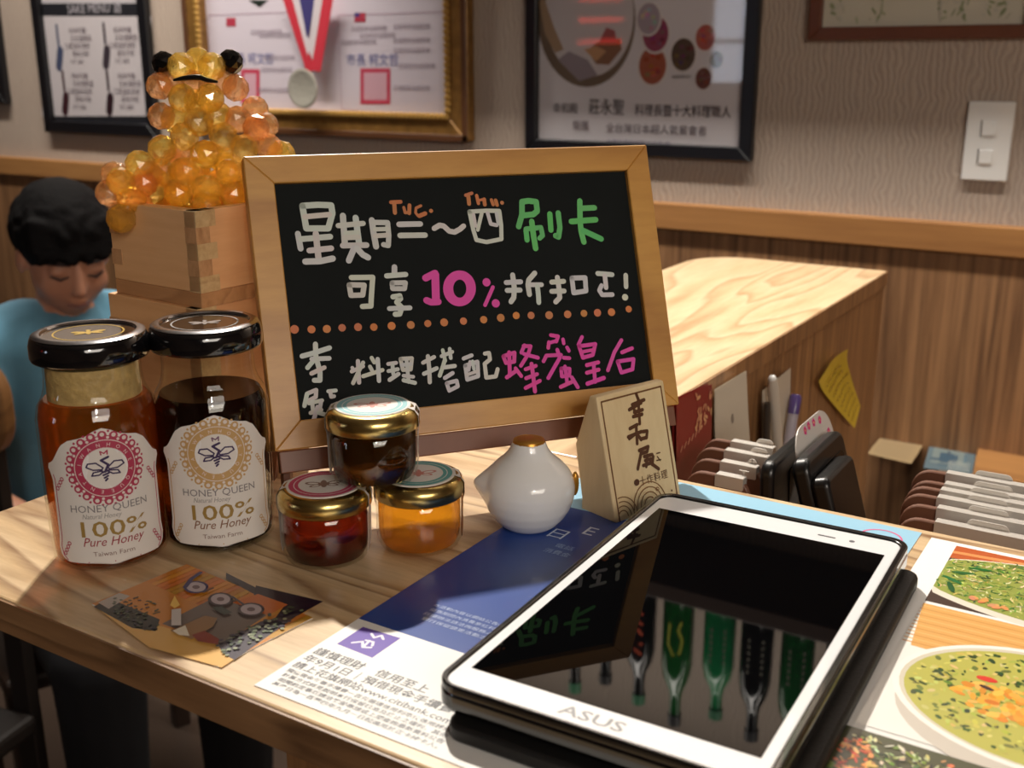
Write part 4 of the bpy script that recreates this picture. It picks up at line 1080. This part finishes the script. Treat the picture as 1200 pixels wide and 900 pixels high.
# ================================================================== WALL DISPLAYS
def W_(x, y): p = ony(x, y, WALL); return (p.x, p.z)
def frame(name, label, x0, z0, x1, z1, fw, mats, depth=.018, sheet_col=(226,222,224), pad=0.):
    t = thing(name, label, 'frame', ((x0+x1)/2, WALL, z0))
    cx = (x0+x1)/2
    a = [(x0-cx,0),(x1-cx,0),(x1-cx,z1-z0),(x0-cx,z1-z0)]; i_ = [(x0-cx+fw,fw),(x1-cx-fw,fw),(x1-cx-fw,z1-z0-fw),(x0-cx+fw,z1-z0-fw)]
    Mx = Matrix.Rotation(radians(90),4,'X')
    for k in range(4):
        q = [a[k],a[(k+1)%4],i_[(k+1)%4],i_[k]]
        MB().prism(q,.0005,depth,Mx).build('frame_rail', mats, t, bevel=.002, bseg=1)
    MB().prism(i_,.001,.004,Mx).build('backing', plain(name+'_paper',sheet_col,.6), t)
    MB().prism(i_,depth-.006,depth-.0045,Mx).build('pane', M['pane'], t)
    pr = Print(lambda u,v,h: Vector((u-cx, -.0045-h, v-z0)), 2e-5)
    return t, pr
M['fblack'] = plain('black_frame', (16,16,20), .35)
# sake price board
t, pr = frame('sake_poster', 'black framed poster of four bottles at the left end of the wall', -2.360,.056,-1.940,.640,.030, M['fblack'], sheet_col=(24,26,34))
def rectpx(p, x0,y0,x1,y1,col): a = W_(x0,y0); b = W_(x1,y0); c = W_(x1,y1); d = W_(x0,y1); p.poly([d,c,b,a],col)
rectpx(pr,51,19,179,136,(214,206,208)); rectpx(pr,48,-60,176,4,(206,200,204)); rectpx(pr,66,145,186,148,(150,152,160))
pr.text('SAKE MENU 酒', *W_(112,15), .030, (196,190,196))
for (x,y0,y1,c) in ((68,30,78,(70,80,110)),(123,28,76,(60,50,60)),(75,84,130,(62,24,34)),(127,84,130,(46,22,32))):
    a = W_(x,y0); b = W_(x+3,y1); pr.line([(a[0],a[1]),(a[0],b[1]+.05)], .009, c); pr.line([(a[0]+.004,a[1]-.06),(b[0],b[1])], .024, c)
for (x,y) in ((92,33),(145,32),(95,86),(150,86)):
    for k in range(5):
        u,v = W_(x+ (k%2)*4, y+k*9); pr.text(['純米吟釀','日本酒精選','口感溫和清爽','適合冷飲','NT 680'][k], u, v-.012, .016, (120,108,116))
pr.build('poster_print', M['print'], t)
t, pr = frame('dark_frame', 'dark frame edge cut off by the left border of the photo', -2.99,.123,-2.506,.66,.030, M['fblack'], sheet_col=(120,112,110))
pr.rect(-2.9,.2,-2.6,.6,(150,140,136)); pr.build('poster_print', M['print'], t)
# certificate in a gold frame, with the medal
M['goldframe'] = plain('antique_gold', (138,100,50), .38, metal=.4, noise=.5, nscale=60, bump=.6)
M['goldbead'] = plain('gold_bead', (190,148,78), .32, metal=.35)
M['brownlip'] = plain('brown_frame_lip', (84,52,30), .4)
gx0, gx1, gz0, gz1 = -1.807, -1.040, .079, .640
t, pr = frame('certificate_frame', 'ornate gold frame with two certificates and a medal', gx0,gz0,gx1,gz1,.050, M['goldframe'], .026, (222,212,222))
cx = (gx0+gx1)/2
for (a,b) in (((gx0,gz0-.000),(gx1,gz0+.012)), ((gx1-.012,gz0),(gx1,gz1)), ((gx0,gz0),(gx0+.012,gz1)), ((gx0,gz1-.012),(gx1,gz1))):
    MB().box((a[0]-cx,-.030,a[1]-gz0),(b[0]-cx,-.0262,b[1]-gz0)).build('outer_lip', M['brownlip'], t, bevel=.001, bseg=1)
bme = bpy.data.meshes.new('b'); bm = bmesh.new(); bmesh.ops.create_icosphere(bm, subdivisions=1, radius=.0080); bm.to_mesh(bme); bm.free(); bme.materials.append(M['goldbead'])
z = gz0+.046
nb = 62
for k in range(nb):
    o = link('carved_bead', bme, t); o.location = (gx0+.05+(gx1-gx0-.1)*k/(nb-1)-cx, -.027, z-gz0)
for sx in (gx0+.046, gx1-.046):
    for k in range(1,28): o = link('carved_bead', bme, t); o.location = (sx-cx, -.027, z-gz0+.0122*k)
def seal(x0,y0,x1,y1):
    rectpx(pr,x0,y0,x1,y1,(206,70,96)); rectpx(pr,x0+4,y0+5,x1-4,y1-5,(222,176,190))
for (x0,x1) in ((246,360),(398,527)):
    a = [W_(x0,18),W_(x0+4,128),W_(x1,137),W_(x1-4,14)]
    pr.line(a, .002, (196,170,186), closed=True)
rectpx(pr,267,21,278,31,(186,60,80)); rectpx(pr,417,15,430,26,(186,60,80)); rectpx(pr,417,15,423,20,(70,60,130))
seal(284,81,306,121); seal(424,80,459,122)
for (x,y,s) in ((430,70,'柯文哲'),(288,68,'柯文哲')): u,v = W_(x+8,y+6); pr.text('市長 '+s, u, v, .026, (110,116,170))
for (x,y) in ((420,36),(470,34),(470,50),(408,52),(470,62),(476,80),(470,106),(300,40),(310,44),(315,70),(312,84),(308,108),(430,44)):
    u,v = W_(x+14,y); pr.text('茲證明參加國際賽', u, v, .0115, (160,146,158))
u,v = W_(300,8); pr.poly([W_(293,0),W_(316,0),W_(306,8)],(30,44,36))
pr.build('certificate_print', M['print'], t)
md = thing('medal', 'silver medal on a red, white and blue ribbon in the gold frame', 'medal', (ony(377,103,WALL).x, WALL-.0275, ony(377,121,WALL).z))
mo = Vector(md.location)
def rib(quad, col, off):
    vs = [ony(x,y,WALL)-Vector((0,.0275+off,0))-mo for x,y in quad]; vs += [v-Vector((0,.0012,0)) for v in vs]
    return MB().add(vs,[(0,1,2,3),(7,6,5,4),(0,4,5,1),(1,5,6,2),(2,6,7,3),(3,7,4,0)])
for quad, col, off in (([(339,-12),(351,-12),(380,82),(371,86)],(190,44,60),.001),([(392,-12),(404,-12),(387,84),(376,82)],(196,48,64),.0025),([(351,-12),(362,-12),(374,50),(372,66)],(206,196,200),.0012),([(382,-12),(392,-12),(378,70),(373,58)],(206,196,200),.0027),([(360,-12),(384,-12),(372,44),(371,44)],(58,52,110),.0014)):
    rib(quad,col,off).build('ribbon', plain('ribbon_%d'%col[0]+str(off),col,.6), md)
mw = ony(377,103,WALL)-mo
MB().lathe([(.0001,0),(.036,0),(.040,.002),(.040,.005),(.036,.0065),(.033,.0055),(.0001,.0055)], 32, Matrix.Translation((mw.x,-.0275,mw.z)) @ Matrix.Rotation(radians(90),4,'X'), False, False).build('disc', plain('silver_medal',(176,172,160),.4,metal=.3,bump=.6,nscale=90), md, True)
# award poster
t, pr = frame('award_poster', 'black framed pale poster with a plate, small dishes and a line of calligraphy', -.9160,.0655,-.4680,.640,.0235, M['fblack'], sheet_col=(222,216,220))
E_ = [W_(685+57*cos(a*pi/20)+4, 22+80*sin(a*pi/20)) for a in range(40)]
pr.poly(E_,(118,100,84)); pr.poly([W_(688+52*cos(a*pi/20)+4, 16+74*sin(a*pi/20)) for a in range(40)],(206,198,200))
pr.poly([W_(640,0),W_(650,30),W_(662,58),W_(652,62),W_(640,40),W_(633,0)],(168,140,112)); pr.poly([W_(655,70),W_(680,95),W_(702,88),W_(690,70),W_(668,60)],(150,138,146))
pr.poly([W_(690,60),W_(700,75),W_(715,76),W_(730,58),W_(728,45),W_(700,50)],(140,100,76)); pr.poly([W_(703,50),W_(712,32),W_(722,36),W_(724,50)],(170,92,92)); pr.poly([W_(686,58),W_(700,54),W_(712,60),W_(700,72)],(196,150,110))
for (x,y,r_,c) in ((766,77,17,(166,90,66)),(802,64,15,(92,72,58)),(828,44,12,(178,92,80)),(841,70,8,(110,100,70)),(826,92,10,(116,66,54)),(770,40,16,(150,70,96)),(762,22,14,(170,156,166))):
    k = W_(x+r_,y)[0]-W_(x,y)[0]; u,v = W_(x,y); pr.disc(u,v,k*1.1,k*1.3,(226,218,216),20); pr.disc(u,v,k*.95,k*1.15,c,20)
    for j in range(12): pr.disc(u+R.uniform(-.6,.6)*k,v+R.uniform(-.7,.7)*k,k*.2,k*.16,clipcol(c,34),8)
def wtext(s,x0,x1,y,h,col):
    a = W_(x0,y); b = W_(x1,y); pr.text(s,(a[0]+b[0])/2,a[1],h,col,width=b[0]-a[0])
wtext('幸和殿',650,679,131,.020,(56,46,50)); wtext('莊永聖',692,733,132,.030,(50,40,44)); wtext('料理長暨十大料理職人',746,858,134,.022,(64,52,58))
wtext('榮獲',673,692,151,.019,(110,92,98)); wtext('全台灣日本超人氣餐會者',712,830,154,.018,(88,74,82)); wtext('中華民國廚師聯合協會 贈',713,787,170,.013,(96,74,120))
wtext('appetizer',789,812,91,.009,(90,80,80))
pr.build('poster_print', M['print'], t)
# brown frame at the right
t, pr = frame('brown_frame', 'reddish brown framed picture at the top right corner above the switch', -.3855,.2610,-.045,.560,.0195, plain('mahogany',(104,58,38),.4,noise=.15,nscale=30), sheet_col=(214,208,190))
for i in range(60):
    x = R.choice([R.uniform(972,990),R.uniform(1005,1040),R.uniform(1100,1140),R.uniform(1150,1185)]); u,v = W_(x,R.uniform(-6,24)); pr.disc(u,v,R.uniform(.002,.007),R.uniform(.001,.003),R.choice([(176,178,144),(196,192,170),(150,158,120),(204,200,186)]),10,rot=R.uniform(0,3))
pr.line([W_(1036,-6),W_(1034,14),W_(1028,26)], .002, (150,158,124)); rectpx(pr,1102,-30,1104,26,(186,182,168))
pr.build('picture_print', M['print'], t)
# switch plate
sp = thing('switch_plate', 'white two-hole wall socket plate on the wallpaper', 'socket', (-.0985,WALL,.0525))
Mx = Matrix.Rotation(radians(90),4,'X')
pb = MB().prism(rrect(-.0330,0,.0330,.1180,.003),.0003,.009,Mx).build('plate', M['white'], sp, True, .002)
for zc, r_ in ((.078,.0075),(.036,.0075)):
    MB().prism(rrect(-.0095,zc-.010,.0095,zc+.010,.002),.0085,.0115,Mx).build('button', M['white'], sp, True, .0008)
    MB().box((-.0120,-.0096,zc-.012),(-.0108,-.0091,zc+.012)).build('slot', M['black'], sp)

# ================================================================== HIGH SHELF WITH BOTTLES (seen in the tablet's reflection)
SY, SZ = 1.40, .700
sh = thing('bottle_shelf', 'dark wooden shelf high on the wall carrying bottles', 'shelf', (-.5,WALL,SZ))
MB().box((-.75,-.24,-.03),(.75,-.0005,0)).build('board', plain('dark_shelf',(70,46,32),.45), sh, bevel=.002)
for x in (-.6,.6): MB().box((x-.012,-.2,-.055),(x+.012,-.001,-.03)).build('bracket', M['black'], sh)
lamp('bottle_fill', 'AREA', (-.55, 1.33, 1.12), (-.55, 1.45, .7), 7, WARM2, shape='RECTANGLE', size=.9, size_y=.03)  # added fill light to brighten the bottles; the shelf has no known lamp
btl = [(-.86,(40,30,24),'brown'),(-.78,(20,30,26),'black'),(-.70,(40,34,28),'amber'),(-.635,(24,24,24),'black'),(-.565,(22,20,20),'black'),(-.492,(30,120,52),'green'),(-.414,(40,170,104),'bright green'),(-.346,(20,20,22),'black'),(-.275,(36,120,60),'green'),(-.20,(26,60,40),'dark green')]
pos = ['first','second','third','fourth','fifth','sixth','seventh','eighth','ninth','tenth']
for i,(x,c,nm) in enumerate(btl):
    h = .235+.02*((i*7)%3)
    t = thing('sake_bottle', '%s glass bottle, %s from the left on the high shelf' % (nm,pos[i]), 'bottle', (x,SY-.03,SZ), 0, 'bottles on the high shelf')
    MB().lathe([(.0001,.0),(.026,.0),(.028,.004),(.028,h*.55),(.024,h*.64),(.013,h*.74),(.0105,h*.80),(.0105,h*.93)],24,None,False,True).build('glass_body', plain('bottle_glass_%d'%i,c,.08,trans=.35,coat=.3), t, True)
    MB().lathe([(.0125,h*.92),(.0125,h),(.0001,h)],20,None,True,False).build('cap', plain('bottle_cap_%d'%i,(60,60,62) if i%2 else (80,150,110),.3), t, True)
    Rl = .0283
    pr = Print(lambda u,v,hh: Vector(((Rl+hh)*cos(-pi/2+.25+u/Rl),(Rl+hh)*sin(-pi/2+.25+u/Rl),v)), 2e-5)
    if i == 4:
        for j in range(5): pr.line([(-.010+.005*(j%3),.05+.02*j),(.006,.058+.02*j)], .006, (240,90,40))
    elif i == 5: pr.line([(-.012,.06),(-.014,.10),(-.004,.12),(.008,.115),(.012,.09),(.004,.07),(.009,.055)], .004, (226,220,60))
    else:
        for j in range(6): pr.line([(-.012,.05+.012*j),(.012,.05+.012*j)], .006, (150,146,130))
    pr.build('label', M['print'], t)

# ================================================================== SHOP WINDOW AND NEON ON THE WALL BEHIND THE CAMERA (mirrored in the poster glass)
def glow(name, c, strength):
    m, nt, out = newmat(name); e = N(nt,'ShaderNodeEmission'); e.inputs[0].default_value = L4(c); e.inputs[1].default_value = strength; nt.links.new(e.outputs[0], out.inputs[0]); return m
wd = st(thing('window_1', None, None, (-2.12,YF,.12)))
MB().box((-.11,.001,0),(.11,.012,.48)).build('pane', glow('lit_window',(226,236,255),7), wd)
for a, b in (((-.13,.0005,-.02),(-.11,.03,.50)),((.11,.0005,-.02),(.13,.03,.50)),((-.11,.0005,-.02),(.11,.03,0)),((-.11,.0005,.48),(.11,.03,.50)),((-.11,.0005,.205),(.11,.03,.225))):
    MB().box(a,b).build('window_frame', M['fblack'], wd)
ng = thing('neon_sign', 'red neon bar sign on the wall opposite the posters', 'sign', (-2.92,YF,.30))
MB().box((-.2,.0005,-.02),(.2,.02,.32)).build('back_plate', M['fblack'], ng)
for z_ in (.04,.16,.27): MB().tube([(-.14,.035,z_),(.14,.035,z_)], .012, 10).build('neon_tube', glow('red_neon%d'%int(z_*100),(255,60,44),9), ng, True)

# ================================================================== BOY AND CHAIR
def boy():
    hc = CAM+ray(76,292)*1.75                      # middle of the head
    t0 = Vector((hc.x,hc.y,FLOOR))
    vd = Vector((ray(76,292).x, ray(76,292).y, 0)).normalized()
    fwd = -vd; fwd = (Matrix.Rotation(radians(14),3,'Z') @ fwd); sd = Vector((-fwd.y,fwd.x,0))   # sd = his left (right in the picture)
    zc = hc.z
    seat = FLOOR+.43
    t = thing('person', 'dark-haired child in a light blue T-shirt looking down, seated', 'person', (t0.x,t0.y,FLOOR))
    tilt = radians(24)
    up = (Vector((0,0,1))*cos(tilt)+fwd*sin(tilt)); fc = (fwd*cos(tilt)-Vector((0,0,1))*sin(tilt))
    def hp(s_, f_, u_): return hc+sd*s_+fc*f_+up*u_-t0-Vector((0,0,0))
    def bp(s_, f_, z): return Vector((hc.x,hc.y,0))-fwd*.035+sd*s_+fwd*f_+Vector((0,0,z))-t0
    HM = Matrix((sd,fc,up)).transposed()
    mb = MB()
    # head
    mb.ball(hp(0,-.012,.022), (.066,.080,.078), 24, 18, HM); mb.ball(hp(0,.020,-.030), (.056,.056,.062), 24, 18, HM); mb.ball(hp(0,.036,-.066), (.030,.032,.026), 16, 12, HM)
    for s_ in (-1,1):
        mb.ball(hp(.030*s_,.046,-.030), (.024,.022,.026), 16, 12, HM); mb.ball(hp(.064*s_,-.008,-.016), (.008,.016,.026), 12, 10, HM)
        mb.ball(hp(.027*s_,.061,.000), (.016,.010,.009), 12, 8, HM)
    for k in range(5): f = k/4; mb.ball(hp(0,.066+.016*f,.006-.034*f), (.008+.003*f,.010,.010), 12, 8, HM)
    mb.ball(hp(0,.070,-.050), (.018,.010,.007), 12, 8, HM); mb.ball(hp(0,.068,-.060), (.014,.009,.007), 12, 8, HM)
    def limb(pts, rads, k=18):
        for i in range(len(pts)-1):
            for j in range(k+1):
                f = j/k; mb.ball(pts[i].lerp(pts[i+1],f), rads[i]*(1-f)+rads[i+1]*f, 12, 8)
    sz = zc-.135                                   # shoulder height
    limb([hp(0,-.020,-.060), bp(0,-.012,sz+.03)], [.040,.044])
    for k in range(25):
        f = k/24; mb.ball(bp(0,-.01-.02*f,sz-.02-.41*f), (.125-.018*sin(f*pi),.078,.07), 20, 12, Matrix((sd,fwd,Vector((0,0,1)))).transposed())
    for s_ in (-1,1):
        S_ = bp(.140*s_,-.005,sz-.022); E = bp(.185*s_,.06,sz-.235); Wp = bp(.075*s_,.22,sz-.29)
        limb([bp(.07*s_,-.01,sz-.005), S_, E, Wp], [.052,.046,.034,.022])
        pl_ = Wp+fwd*.045-sd*s_*.018
        mb.ball(pl_, (.034,.040,.014), 12, 8, Matrix((sd,fwd,Vector((0,0,1)))).transposed())
        for q,(o_,l) in enumerate(((-.024,.050),(-.008,.058),(.008,.055),(.023,.044))):
            a = pl_+sd*o_+fwd*.034; b = a+fwd*l*.5+Vector((0,0,-.004)); c = b+fwd*l*.4+Vector((0,0,-.020)); limb([a,b,c],[.0085,.0078,.0068],5)
        a = pl_-sd*s_*.028+fwd*.004; b = a-sd*s_*.018+fwd*.024; limb([a,b,b+fwd*.022],[.010,.009,.0075],5)
        hip = bp(.075*s_,-.02,seat+.075-FLOOR+FLOOR); kn = bp(.10*s_,.36,seat+.065); an = bp(.10*s_,.34,FLOOR+.075); toe = bp(.105*s_,.46,FLOOR+.035)
        limb([hip,kn,an,toe],[.078,.054,.036,.030],8)
    skin = plain('skin', (196,140,112), .5)
    body = remesh('body', mb, .0042, 6, skin, t)
    # hair: a tousled cap
    mb = MB(); rr = random.Random(3)
    mb.ball(hp(0,-.018,.028), (.074,.086,.078), 24, 16, HM)
    for k in range(240):
        a = rr.uniform(0,2*pi); e = rr.uniform(-.35,1.5)
        d = Vector((cos(e)*cos(a), cos(e)*sin(a), sin(e)))
        if d.y > .45 and d.z < .30: continue
        c_ = Vector((d.x*.070, -.016+d.y*.082, .022+d.z*.070))
        tan = Vector((-sin(e)*cos(a)*-1*.6, -sin(e)*sin(a)*-.6, -cos(e)))   # lies down along the scalp
        tan.normalize()
        for j_ in range(4):
            q = c_+tan*(.009*j_-.012); n_ = Vector((q.x/.076,(q.y+.016)/.088,(q.z-.022)/.076)); 
            if n_.length > 1.02: q = Vector((n_.x/n_.length*.076,-.016+n_.y/n_.length*.088,.022+n_.z/n_.length*.076))
            mb.ball(hp(q.x,q.y,q.z), .0095-.0012*j_, 8, 6)
    for k in range(30):
        s_ = -.058+.116*k/29; l = rr.uniform(.7,1.05)
        for j_ in range(6):
            f = j_/5*l; mb.ball(hp(s_*(1+.05*f), .046+.026*f-10*s_*s_*(.55), .068-.048*f), .0085-.002*f, 8, 6)
    hair = plain('black_hair', (12,10,11), .8, spec=.15, bump=.6, nscale=160)
    remesh('hair', mb, .004, 2, hair, t)
    # eyes, brows, mouth
    dark = plain('lash_dark', (40,24,20), .6)
    for s_ in (-1,1):
        MB().tube([hp(.014*s_,.0705,-.006),hp(.027*s_,.0715,-.0095),hp(.040*s_,.0640,-.006)], [.0012,.0020,.0012], 6).build('eyelid', dark, t, True)
        MB().tube([hp(.012*s_,.0700,.014),hp(.028*s_,.0700,.019),hp(.044*s_,.0600,.014)], [.0018,.0028,.0014], 6).build('eyebrow', dark, t, True)
    MB().tube([hp(-.018,.0745,-.0545),hp(0,.0815,-.0550),hp(.018,.0745,-.0545)], [.001,.0017,.001], 6).build('mouth', plain('lips',(140,78,70),.5), t, True)
    # T-shirt
    mb = MB()
    for k in range(25):
        f = k/24; mb.ball(bp(0,-.01-.02*f,sz-.024-.41*f), (.137-.010*sin(f*pi),.092,.07), 20, 12, Matrix((sd,fwd,Vector((0,0,1)))).transposed())
    for s_ in (-1,1):
        limb([bp(.062*s_,-.012,sz-.004), bp(.142*s_,-.005,sz-.024), bp(.168*s_,.026,sz-.125)], [.060,.060,.054])
    remesh('t_shirt', mb, .006, 4, plain('light_blue_cotton',(98,152,178),.85,noise=.1,nscale=20,sheen=.2), t)
    mb = MB()
    for s_ in (-1,1):
        limb([bp(.070*s_,-.03,seat+.085), bp(.100*s_,.36,seat+.065), bp(.10*s_,.34,FLOOR+.085)], [.092,.068,.050])
    mb.ball(bp(0,-.03,seat+.10), (.15,.10,.085), 16, 10, Matrix((sd,fwd,Vector((0,0,1)))).transposed())
    remesh('trousers', mb, .008, 4, plain('dark_navy_cotton',(14,15,20),.9), t)
    for s_ in (-1,1):
        mb = MB().ball(bp(.104*s_,.41,FLOOR+.042), (.046,.115,.040), 16, 10, Matrix((sd,fwd,Vector((0,0,1)))).transposed())
        for i,v in enumerate(mb.v):
            if v[2] < .004: mb.v[i] = (v[0],v[1],.001)
        mb.build('shoe', plain('dark_shoe%d'%s_,(30,30,34),.6), t, True)
    # chair
    c = bp(0,-.03,0)+t0
    ch = thing('chair', 'dark chair the child sits on', 'chair', (c.x,c.y,FLOOR), atan2(fwd.y,fwd.x)-pi/2)
    dw = plain('dark_chair_wood',(46,32,24),.45)
    MB().box((-.20,-.18,.385),(.20,.22,.415)).build('seat', dw, ch, bevel=.008)
    for x in (-.18,.18):
        for y in (-.16,.19): MB().box((x-.016,y-.016,.0),(x+.016,y+.016,.395)).build('leg', dw, ch, bevel=.002)
        MB().box((x-.016,-.178,.425),(x+.016,-.150,.70)).build('back_post', dw, ch, bevel=.002)
    MB().box((-.18,-.176,.56),(.18,-.154,.70)).build('backrest', dw, ch, bevel=.004)
boy()
# second chair with a rounded wooden back at the left edge
bc = CAM+ray(-22,470)*1.45
ch = thing('chair', 'brown chair with rounded wooden back cut off at the left edge', 'chair', (bc.x,bc.y,FLOOR), radians(12))
ztop = (CAM+ray(-10,412)*1.45).z-FLOOR
brw = wood('chair_back_wood',(150,108,66),(140,98,58),(104,70,40),(.2,1,1),12,90,.4,.2,.9,8.8,.3)
Mx = Matrix.Rotation(radians(90),4,'X')
MB().prism(rrect(-.40,ztop-.14,.045,ztop,.055),-.012,.012,Mx).build('backrest', brw, ch, True, .005)
for x in (-.36,.005): MB().box((x-.016,-.010,0),(x+.016,.010,ztop-.06)).build('back_leg', plain('chair_leg_dark',(26,19,15),.6), ch, bevel=.002)
MB().box((-.39,-.42,.42),(.035,-.012,.45)).build('seat', bpy.data.materials['chair_leg_dark'], ch, bevel=.008)
for x in (-.36,.005): MB().box((x-.016,-.40,0),(x+.016,-.37,.42)).build('front_leg', bpy.data.materials['chair_leg_dark'], ch, bevel=.002)
